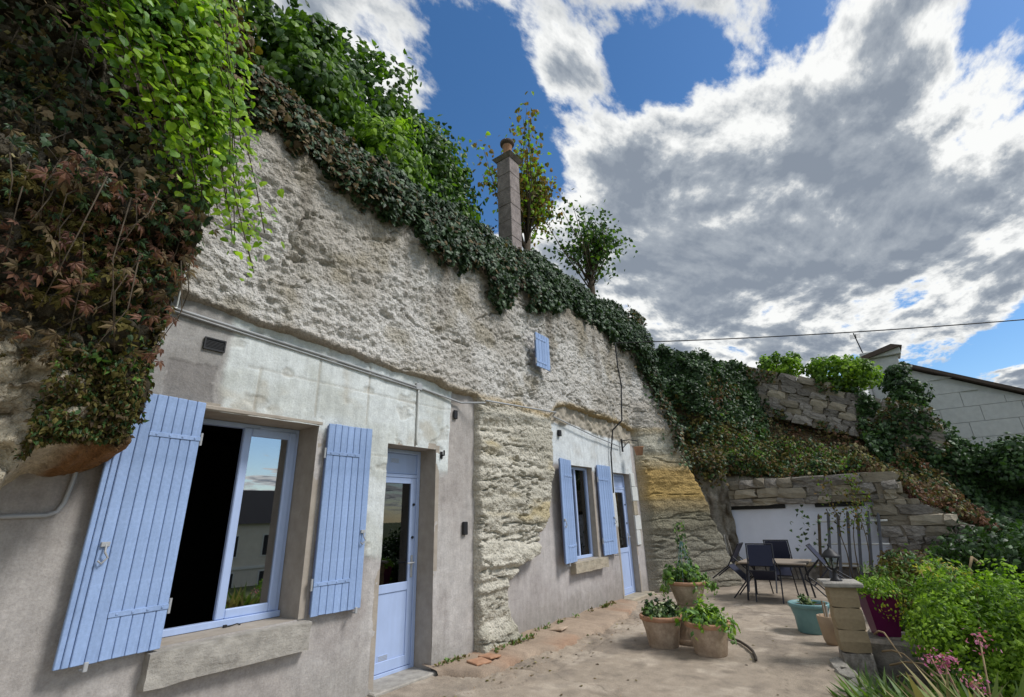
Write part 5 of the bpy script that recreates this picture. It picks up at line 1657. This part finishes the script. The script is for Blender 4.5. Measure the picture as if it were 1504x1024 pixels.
# ---- hillside ivy, dead bracken and scrub
def far_pts(n, y0, y1, t0, t1, rng, out=(0.0, 0.22)):
    y = rng.uniform(min(y0, y1), max(y0, y1), n)
    t = rng.uniform(t0, t1, n)
    p, _ = far_fn(y, t)
    p[:, 0] -= rng.uniform(out[0], out[1], n)
    p[:, 2] += rng.uniform(out[0], out[1], n) * 0.7
    return p
def far_patch(name, label, cat, spec, seed):
    rng = np.random.default_rng(seed)
    p0 = far_pts(1, spec[0][1], spec[0][1] + 0.01, spec[0][3], spec[0][3] + 0.01, rng)[0]
    o = empty(name, p0, 0, label, cat)
    for (n, y0, y1, t0, t1, size, mats, out) in spec:
        p = far_pts(n, y0, y1, t0, t1, rng, (0, 0.05))
        lump = sst(fbm(p * 1.9, 3, seed + 3), -0.45, 0.55) * out[1] * 1.5
        k = rng.uniform(0.2, 1, n) * lump
        p[:, 0] -= 0.6 * k
        p[:, 2] += 0.8 * k
        sel = fbm(p * 2.6, 3, seed + 7) + rng.normal(0, 0.16, n)
        w_ = np.clip(((sel + 0.42) / 0.84 * len(mats)).astype(int), 0, len(mats) - 1)
        N_ = np.tile(np.array([-1.0, -0.2, 0.6]), (n, 1)) + 0.0
        leaf_cloud('foliage', p - p0, N_, rng.uniform(0.5, 1.35, n) * size, T_IVY if 'ivy' in name else T_SMALL, mats, o, rng=rng, jit=0.7, which=w_)
    return o
far_patch('ivy', 'mass of dark green ivy covering the bank between the cliff end and retaining wall', 'ivy',
          [(21000, 1.2, -2.05, 0.40, 0.86, 0.10, [L['ivyfar'], L['ivyfar'], L['shrubd']], (0.0, 0.30)), (3500, 0.6, -2.6, 0.28, 0.46, 0.09, [L['ivyfar'], L['moss']], (0, 0.25))], 71)
far_patch('scrub', 'rusty dead bracken and weeds on the slope above the cave', 'scrub',
          [(7000, -0.8, -6.0, 0.15, 0.58, 0.10, [L['bracken'], L['moss'], L['ivyfar'], L['brown'], L['straw']], (0.0, 0.35)), (5200, -0.8, -4.2, 0.16, 0.42, 0.10, [L['shrubd'], L['moss'], L['ivyfar'], L['shrub']], (0, 0.35)), (2200, -4.0, -6.8, 0.15, 0.42, 0.10, [L['red'], L['bracken']], (0, 0.2))], 72)
far_patch('ivy', 'dark ivy spilling over the right end of the retaining wall below the stone house', 'ivy',
          [(9000, -4.4, -7.2, 0.50, 0.86, 0.11, [L['ivyfar'], L['shrubd']], (0.0, 0.5)), (2200, -3.7, -5.2, 0.66, 0.80, 0.10, [L['ivyfar']], (0, 0.4))], 73)
far_patch('ivy', 'dark evergreen ivy bank falling away below the house gable', 'ivy',
          [(14000, -6.2, -12.5, 0.14, 0.84, 0.12, [L['ivyfar'], L['shrubd'], L['ivy']], (0.0, 0.3)), (2500, -5.4, -9.0, 0.14, 0.30, 0.10, [L['bracken'], L['ivyfar']], (0, 0.3))], 74)
shrub('bush', (17.9, -2.55, 5.72), (0.6, 0.75, 0.45), 44, 60, 0.10, [L['shrub'], L['lime']], 'small bright green bush on the near end of the retaining wall', 75, 'bush', 'bushes on the retaining wall', T_HEART)
shrub('bush', (17.9, -4.15, 4.95), (0.7, 1.05, 0.62), 75, 65, 0.105, [L['shrub'], L['lime'], L['shrub']], 'larger bright green bush on the retaining wall beside the house pier', 76, 'bush', 'bushes on the retaining wall', T_HEART)
shrub('bush', (19.8, -5.75, 3.9), (0.6, 0.6, 1.05), 55, 60, 0.11, [L['ivyfar'], L['shrubd']], 'dark ivy bush climbing the pier of the stone house', 77, 'bush', None, T_IVY)
shrub('bush', (17.4, -7.6, 1.9), (0.8, 1.2, 0.6), 60, 65, 0.11, [L['ivyfar'], L['shrubd']], 'spiky dark bush in front of the stone house gable', 78, 'bush', None, T_IVY)
# climber on the trellis
rg = np.random.default_rng(79)
cl = empty('climbing_plant', (13.5, -3.35, 0), 0, 'thin climbing plant with yellowing leaves on the leaning trellis', 'climber')
mb = MB()
ps = []
for k in range(3):
    pth = [Vector((0.0, 0.14 * k - 0.45, 0.0))]
    for j in range(7):
        pth.append(pth[-1] + Vector((rg.normal(0.03, 0.03), rg.normal(-0.02, 0.07), 0.32)))
        ps.append(pth[-1])
    mb.tube(pth, [0.014 - 0.0015 * i for i in range(8)], 5)
mb.build('stem', M_BARK, cl, True)
ps = np.array([p[:] for p in ps])
top_ = ps[ps[:, 2] > 1.2]
kk = rg.integers(0, len(top_), 420)
P_ = top_[kk] + rg.normal(0, 0.13, (420, 3))
leaf_cloud('foliage', P_, rg.normal(0, 1, (420, 3)) + np.array([-1, 0, 0.4]), rg.uniform(0.05, 0.09, 420), T_SMALL, [L['autumn'], L['shrub'], L['moss']], cl, rng=rg)
P_ = np.array([-0.25, 0.5, 1.1]) + rg.normal(0, 1, (40, 3)) * np.array([0.05, 0.22, 0.22])
leaf_cloud('foliage', P_, rg.normal(0, 1, (40, 3)) + np.array([-1, 0, 0.4]), rg.uniform(0.07, 0.10, 40), T_IVY, [L['ivyfar']], cl, rng=rg)

# ---- right-hand garden
bsh = empty('bush', (6.45, -5.0, -0.3), 0, 'bright lime green feathery bush filling the flower bed', 'bush')
rg = np.random.default_rng(81)
for (c, rad, nc, mats) in (((0, 0.05, 0.72), (0.62, 0.62, 0.60), 110, [L['lime'], L['lime'], L['shrub']]), ((-0.35, -0.42, 0.58), (0.55, 0.55, 0.52), 80, [L['lime'], L['shrub']]), ((0.95, 0.18, 0.72), (0.6, 0.5, 0.5), 60, [L['lime'], L['shrub']]), ((-0.3, 0.25, 0.30), (0.45, 0.4, 0.35), 40, [L['shrub'], L['pot']])):
    crown(bsh, c, rad, int(nc * 1.1), 110, 0.047, mats, rg, clump=0.30, up=0.5, tip=(0, 0, 0.5))
limbs(bsh, (0, 0, 0), rg.normal(0, 0.3, (14, 3)) + np.array([0, 0, 0.7]), 0.018, rg, 'stem')
# yellow and pink flowers
fl = empty('flowering_plant', (6.9, -4.75, -0.3), 0, 'yellow flowered stems standing above the lime green bush', 'flower')
mb = MB()
for k in range(7):
    tp_ = Vector((rg.normal(0, 0.12), rg.normal(0, 0.16), rg.uniform(1.1, 1.32)))
    mb.tube([(tp_.x * 0.3, tp_.y * 0.3, 0), tp_ * 0.6, tp_], 0.006, 5)
    P_ = np.array(tp_[:]) + rg.normal(0, 0.03, (14, 3))
    leaf_cloud('flower', P_, rg.normal(0, 1, (14, 3)) + np.array([0, 0, 1]), 0.04, T_SMALL, [L['yellow']], fl, kind='stuff', rng=rg)
mb.build('stem', M_DRY, fl, True)['kind'] = 'stuff'
pk = empty('flowering_plant', (5.15, -4.66, -0.3), 0, 'pink tufted flowers leaning out of the flower bed among grass', 'flower')
mb = MB()
for (dx, dy, dz_, nn, sz) in ((0.0, 0.14, 0.80, 80, 0.05), (0.25, -0.12, 0.90, 40, 0.045), (-0.15, 0.0, 0.72, 36, 0.045), (0.3, 0.2, 0.75, 30, 0.04)):
    tp_ = Vector((dx, dy, dz_))
    mb.tube([(dx * 0.3, dy * 0.3, 0), tp_ * 0.6, tp_], 0.006, 5)
    P_ = np.array(tp_[:]) + rg.normal(0, 1, (nn, 3)) * np.array([0.035, 0.045, 0.04])
    leaf_cloud('flower', P_, P_ - np.array(tp_[:]), sz * 0.6, T_SMALL, [L['pink']], pk, kind='stuff', rng=rg, tipdir=(0, 0, 0.6))
mb.build('stem', M_DRY, pk, True)['kind'] = 'stuff'

def grass(name, loc, n, h, spread, mats, label, seed):
    rng = np.random.default_rng(seed)
    o = empty(name, loc, 0, label, 'grass')
    P_ = np.stack([rng.normal(0, spread * 0.45, n), rng.normal(0, spread * 0.45, n), np.zeros(n)], 1)
    az = rng.uniform(0, 6.28, n)
    T = np.stack([np.cos(az) * 0.55, np.sin(az) * 0.55, np.ones(n)], 1)
    N_ = np.stack([np.cos(az), np.sin(az), -0.4 + 0 * az], 1)
    me = leaf_mesh('foliage', P_, -N_, rng.uniform(0.6, 1.15, n) * h, T_BLADE, mats, tipdir=T, jit=0.15, rng=rng)
    f = link('foliage', me, None, o)
    f['kind'] = 'stuff'
    return o
grass('grass_clump', (4.70, -4.72, -0.3), 420, 0.82, 0.26, [L['straw'], L['grass']], 'pale feathery grass clump arching beside the pink flowers', 91)
grass('grass_clump', (5.75, -4.12, -0.3), 420, 0.52, 0.34, [L['grass'], L['shrub'], L['pot']], 'strappy green leaves at the kerb below the stone pillar', 92)
grass('grass_clump', (5.15, -4.28, -0.3), 260, 0.44, 0.30, [L['grass'], L['shrubd']], 'short green tuft at the broken end of the kerb', 93)
# dry bramble stems
mb = MB()
for k in range(9):
    a = np.array([6.75 - 0.16 * k, -4.05 - 0.04 * k, -0.02 + 0.36 * math.exp(-0.4 * k)])
    c = a + np.array([-0.75 + rg.normal(0, 0.1), -0.30 + rg.normal(0, 0.12), rg.normal(-0.02, 0.06)])
    md_ = (a + c) / 2 + np.array([0, 0, 0.12 + rg.normal(0, 0.04)])
    mb.tube([a, (a + md_) / 2 + np.array([0, 0, 0.02]), md_, c], [0.010, 0.009, 0.008, 0.005], 6)
br_ = mb.build('bramble', M_DRY, None, True)
tag(br_, 'tangle of dry brown stems lying along the edge of the flower bed', 'stems', kind='stuff')
mb = MB()
mb.tube([(7.6, -5.0, -0.4), (7.4, -5.02, 0.5), (7.25, -5.0, 0.95), (7.30, -5.05, 1.05), (7.40, -5.1, 0.98)], [0.014, 0.013, 0.012, 0.016, 0.02], 6)
tag(mb.build('dry_stalk', M_DRY, None, True), 'single dry stalk curling over behind the yellow flowers', 'stalk')
for i, (loc, rad, lab) in enumerate((((10.6, -6.6, -0.6), (1.3, 1.1, 0.95), 'dark green clipped hedge behind the lime bush'), ((13.4, -6.4, -0.2), (1.1, 1.4, 0.7), 'glossy dark laurel at the foot of the tumbledown wall'), ((8.6, -6.7, -0.9), (1.0, 0.9, 0.95), 'dark bushy shrub beside the dry stalk'))):
    shrub('hedge_shrub', loc, rad, 95, 80, 0.10, [L['ivyfar'], L['shrubd']], lab, 95 + i, 'shrub', None, T_HEART)
shrub('shrub', (9.9, -4.55, -0.3), (0.75, 0.55, 0.62), 60, 65, 0.075, [L['shrub'], L['pot'], L['moss']], 'loose green shrub behind the plum planter', 99, 'shrub')
shrub('shrub', (12.3, -4.45, -0.2), (0.4, 0.45, 0.55), 30, 60, 0.08, [L['shrubd'], L['brown']], 'dark brownish shrub at the foot of the trellis', 100, 'shrub')

# ---- near brow: creeper, moss and the bright vine
def bulge_pts(n, x0, x1, zl_, zh_, rng, out):
    x = rng.uniform(x0, x1, n)
    z = rng.uniform(zl_, zh_, n)
    y = cliff_y(x, z) - rng.uniform(out[0], out[1], n)
    return np.stack([x, y, z], 1)
rg = np.random.default_rng(111)
cr = empty('creeper', (0.5, -1.0, 3.0), 0, 'reddening creeper with dark ivy covering the overhanging brow of rock', 'creeper')
org = np.array([0.5, -1.0, 3.0])
nrm = np.array([0.25, -1.0, 0.15])
spec = ((2400, -0.6, 1.10, 2.85, 3.55, T_PALM, ['red', 'brown', 'ivyfar', 'red', 'moss'], 0.055, (0, 0.20)), (1900, -0.6, 1.10, 3.4, 6.2, T_IVY, ['ivy', 'ivyfar', 'brown'], 0.06, (0, 0.30)), (2600, 0.50, 1.10, 2.50, 3.30, T_HEART, ['vined', 'moss', 'ivyfar', 'moss'], 0.042, (0, 0.16)),
        (1500, -0.5, 1.05, 3.3, 4.6, T_PALM, ['brown', 'ivyfar', 'moss'], 0.055, (0, 0.22)), (350, -0.2, 0.6, 2.5, 2.9, T_PALM, ['brown', 'moss', 'bracken'], 0.05, (0, 0.1)), (2600, -0.5, 1.1, 2.6, 4.6, T_SMALL, ['brown', 'ivy', 'moss', 'straw'], 0.035, (0, 0.25)))
for (n, xa, xb, za, zb_, tm, mm_, sz, ou) in spec:
    P_ = bulge_pts(n, xa, xb, za, zb_, rg, (0, 0.02))
    lump = sst(fbm(P_ * 2.4, 3, n), -0.35, 0.5)
    keep_ = rg.random(n) < 0.25 + 0.75 * lump
    P_ = P_[keep_]
    P_[:, 1] -= (ou[1] * lump * 1.2)[keep_] * rg.uniform(0.15, 1, len(P_))
    n = len(P_)
    sel = fbm(P_ * 2.1 + 7, 3, n + 5) + rg.normal(0, 0.22, n)
    w_ = np.clip(((sel + 0.45) / 0.9 * len(mm_)).astype(int), 0, len(mm_) - 1)
    leaf_cloud('foliage', P_ - org, np.tile(nrm, (n, 1)), rg.uniform(0.5, 1.3, n) * sz, tm, [L[k] for k in mm_], cr, rng=rg, jit=1.0, which=w_)
# bare hanging stems in the creeper
mb = MB()
for k in range(60):
    p = bulge_pts(1, -0.2, 1.08, 3.0, 5.0, rg, (0.05, 0.2))[0] - org
    ln_ = rg.uniform(0.3, 0.9)
    mb.tube([p, p + np.array([rg.normal(0, .06), -0.05, -ln_ * 0.5]), p + np.array([rg.normal(0, .1), rg.normal(-0.02, 0.05), -ln_])], [0.005, 0.004, 0.002], 4)
mb.build('stem', M_BARK, cr, True)
P_ = bulge_pts(240, 0.15, 1.1, 2.6, 4.6, rg, (0.18, 0.32))
zz = P_[:, 2]
sel = zz < 3.6
leaf_parts(P_[sel], np.tile(nrm, (sel.sum(), 1)), rg.uniform(0.045, 0.085, sel.sum()), T_PALM, [L['red'], L['brown']], cr, rng=rg)
leaf_parts(P_[~sel], np.tile(nrm, ((~sel).sum(), 1)), rg.uniform(0.045, 0.08, (~sel).sum()), T_IVY, [L['ivy'], L['brown']], cr, rng=rg)
ms = empty('moss', (0.8, -0.9, 2.3), 0, 'olive moss and tiny ferns along the lip of the rock brow', 'moss')
n = 5200
x = rg.uniform(0.5, 1.12, n)
z = bulge_bottom(x) + np.interp(x, [0.45, 0.55, 1.05], [0.24, 0.31, 0.13]) + rg.uniform(0, 1, n) ** 1.6 * 0.5
P_ = np.stack([x, cliff_y(x, z) - rg.uniform(-0.02, 0.09, n), z], 1)
leaf_cloud('tufts', P_ - np.array([0.8, -0.9, 2.3]), np.tile(np.array([0.3, -1, 0.2]), (n, 1)), rg.uniform(0.02, 0.045, n), T_SMALL, [L['moss'], L['moss'], L['brown'], L['shrubd']], ms, rng=rg, jit=0.9)

# bright vine trailing in front of the brow
vn = empty('vine', (0.9, -1.0, 5.2), 0, 'bright green vine trailing down over the brow of rock', 'vine')
org = np.array([0.9, -1.0, 5.2])
mb = MB()
VP, VD = [], []
rg = np.random.default_rng(121)
for k in range(62):
    u = rg.random() ** 0.9
    start = np.array([-0.62 + 1.12 * u + rg.normal(0, 0.05), -1.1 - rg.uniform(0, 0.35), 5.5 + rg.uniform(-0.5, 0.4)])
    endx = 0.22 + 1.14 * u + rg.normal(0, 0.05)
    endz = 4.55 - 1.08 * u + rg.normal(0, 0.16)
    end = np.array([endx, -1.0 - rg.uniform(0.0, 0.35), endz])
    if rg.random() < 0.40:
        end = start + (end - start) * rg.uniform(0.35, 0.75)
    pth = []
    for j in range(15):
        t = j / 14
        p = start * (1 - t) + end * t
        p = p + np.array([0.10 * math.sin(3 * t + k), -0.10 * math.sin(math.pi * t), 0.10 * math.sin(math.pi * t)])
        pth.append(p)
    mb.tube([p - org for p in pth], 0.004, 4)
    for j in range(120):
        t = rg.random() * 13.99
        i0 = int(t)
        p = pth[i0] * (1 - (t - i0)) + pth[i0 + 1] * (t - i0)
        VP.append(p + rg.normal(0, 1, 3) * np.array([0.085, 0.07, 0.075]))
        VD.append(0)
mb.build('stem', M_BARK, vn, True)
VP = np.array(VP)
shadeq = fbm(VP * 2.2, 2, 8)
w = np.where(VP[:, 2] - 0.8 * VP[:, 0] + 0.5 * shadeq > 4.55, 1, 0)
w = np.where(rg.random(len(VP)) < 0.18, 1 - w, w)
nv = np.array([0.1, -1.0, 0.55])
near = np.argsort(VP[:, 1] + rg.normal(0, 0.10, len(VP)))
pi_, rest = near[:280], near[280:]
leaf_cloud('foliage', VP[rest] - org, np.tile(nv, (len(rest), 1)), rg.uniform(0.035, 0.07, len(rest)), T_HEART, [L['vine'], L['vined']], vn, rng=rg, which=w[rest], jit=0.5)
for mi, nm in ((0, 'vine'), (1, 'vined')):
    s_ = pi_[w[pi_] == mi]
    leaf_parts(VP[s_], np.tile(nv, (len(s_), 1)), rg.uniform(0.05, 0.09, len(s_)), T_HEART, [L[nm]], vn, rng=rg, jit=0.45)
rg = np.random.default_rng(201)
n = 1000
x = rg.uniform(2.6, 9.5, n)
y = np.where(rg.random(n) < 0.6, -0.55 - np.abs(rg.normal(0, 0.35, n)), rg.uniform(-3.6, -0.5, n))
def terrace_z(xa_, ya_):
    e_ = edge_y(xa_)
    return terrace_fn(xa_, (ya_ - e_) / (0.6 - e_))[0][:, 2]
gz = terrace_z(x, y)
gv, gf = [], []
for i in range(n):
    r_ = rg.uniform(0.003, 0.010) * (1.8 if rg.random() < 0.05 else 1)
    a_ = rg.uniform(0, 6.28)
    o_ = len(gv)
    for k in range(4):
        t_ = a_ + k * math.pi / 2
        gv.append((x[i] + r_ * math.cos(t_) * rg.uniform(0.7, 1.2), y[i] + r_ * math.sin(t_) * rg.uniform(0.7, 1.2), gz[i] - 0.003))
    gv.append((x[i], y[i], gz[i] + 0.6 * r_))
    gf += [(o_, o_ + 1, o_ + 4), (o_ + 1, o_ + 2, o_ + 4), (o_ + 2, o_ + 3, o_ + 4), (o_ + 3, o_, o_ + 4)]
tag(link('grit', mesh_np('grit', gv, gf, False), M_BEIGEP), 'loose grit and crumbs of stone scattered over the terrace', 'grit', kind='stuff')
n = 130
P_ = np.stack([rg.uniform(3.4, 10, n), np.where(rg.random(n) < 0.5, -0.65 - np.abs(rg.normal(0, 0.2, n)), rg.uniform(-3.6, -0.6, n)), np.full(n, 0.03)], 1)
P_[:, 2] = terrace_z(P_[:, 0], P_[:, 1]) + 0.008
lf_ = leaf_cloud('fallen_leaves', P_, np.tile(np.array([0, 0, 1.0]), (n, 1)), rg.uniform(0.025, 0.055, n), T_HEART, [L['brown'], L['straw'], L['autumn']], None, rng=rg, jit=0.25, tipdir=(1, 0, 0))
tag(lf_, 'small dry fallen leaves strewn over the terrace paving', 'leaves')
wd_ = empty('weeds', (7.0, -0.1, 0.05), 0, 'small green weeds sprouting along the foot of the house wall', 'weeds')
for (xa, xb, k_) in ((4.45, 5.0, 5), (5.1, 6.0, 10), (6.0, 9.3, 16)):
    for j in range(k_):
        cx_ = rg.uniform(xa, xb)
        n = int(rg.integers(8, 22))
        P_ = np.array([cx_ - 7.0, 0.0 - (0.14 if xa == 5.1 else 0.0), 0.02]) + rg.normal(0, 1, (n, 3)) * np.array([0.05, 0.02, 0.015])
        leaf_cloud('tuft', P_, rg.normal(0, 1, (n, 3)) + np.array([0, -1, 0.3]), rg.uniform(0.02, 0.06, n), T_SMALL, [L['pot'], L['moss']], wd_, rng=rg, tipdir=(0, -0.3, 1))
# creepers over the retaining wall
n = 5200
u_ = rg.uniform(0, 4.9, n)
v_ = rg.random(n)
zb_a, zt_a = 4.75 - 0.42 * u_, 6.40 - 0.47 * u_
P_ = np.stack([17.06 + 0.10 * u_ - rg.uniform(0, 0.12, n), -1.3 - u_, zb_a + (zt_a - zb_a) * v_], 1)
msk = fbm(P_ * 1.3, 3, 77) + 0.55 * np.abs(v_ - 0.5) + 0.12 * sst(u_, 2.0, 4.9) + rg.normal(0, 0.05, n) > 0.30
P_ = P_[msk]
cp_ = empty('creeper', (17.0, -3.5, 4.5), 0, 'thin creeper and weeds rooted in the joints of the retaining wall', 'creeper')
leaf_cloud('foliage', P_ - np.array([17.0, -3.5, 4.5]), np.tile(np.array([-1.0, 0, 0.4]), (len(P_), 1)), rg.uniform(0.04, 0.11, len(P_)), T_IVY, [L['ivyfar'], L['brown'], L['moss'], L['shrubd']], cp_, rng=rg, jit=0.7)
# scrub hiding the top of the rock shoulder
n = 2600
P_ = np.stack([rg.normal(13.75, 0.30, n), rg.uniform(-1.25, 0.1, n), rg.normal(2.85, 0.22, n)], 1)
leaf_cloud('foliage', P_ - np.array([9.5, 0, 5.6]), np.tile(np.array([-1.0, -0.5, 0.6]), (n, 1)), rg.uniform(0.05, 0.10, n), T_IVY, [L['ivyfar'], L['brown'], L['moss']], ivy2, rng=rg, jit=0.7)
for o in bpy.data.objects:
    if o.name.split('.')[0] in ('stem', 'branch'):
        o['kind'] = 'stuff'
print('triangles', sum(sum(len(p.vertices) - 2 for p in o.data.polygons) if False else len(o.data.polygons) * 2 for o in bpy.data.objects if o.type == 'MESH'))
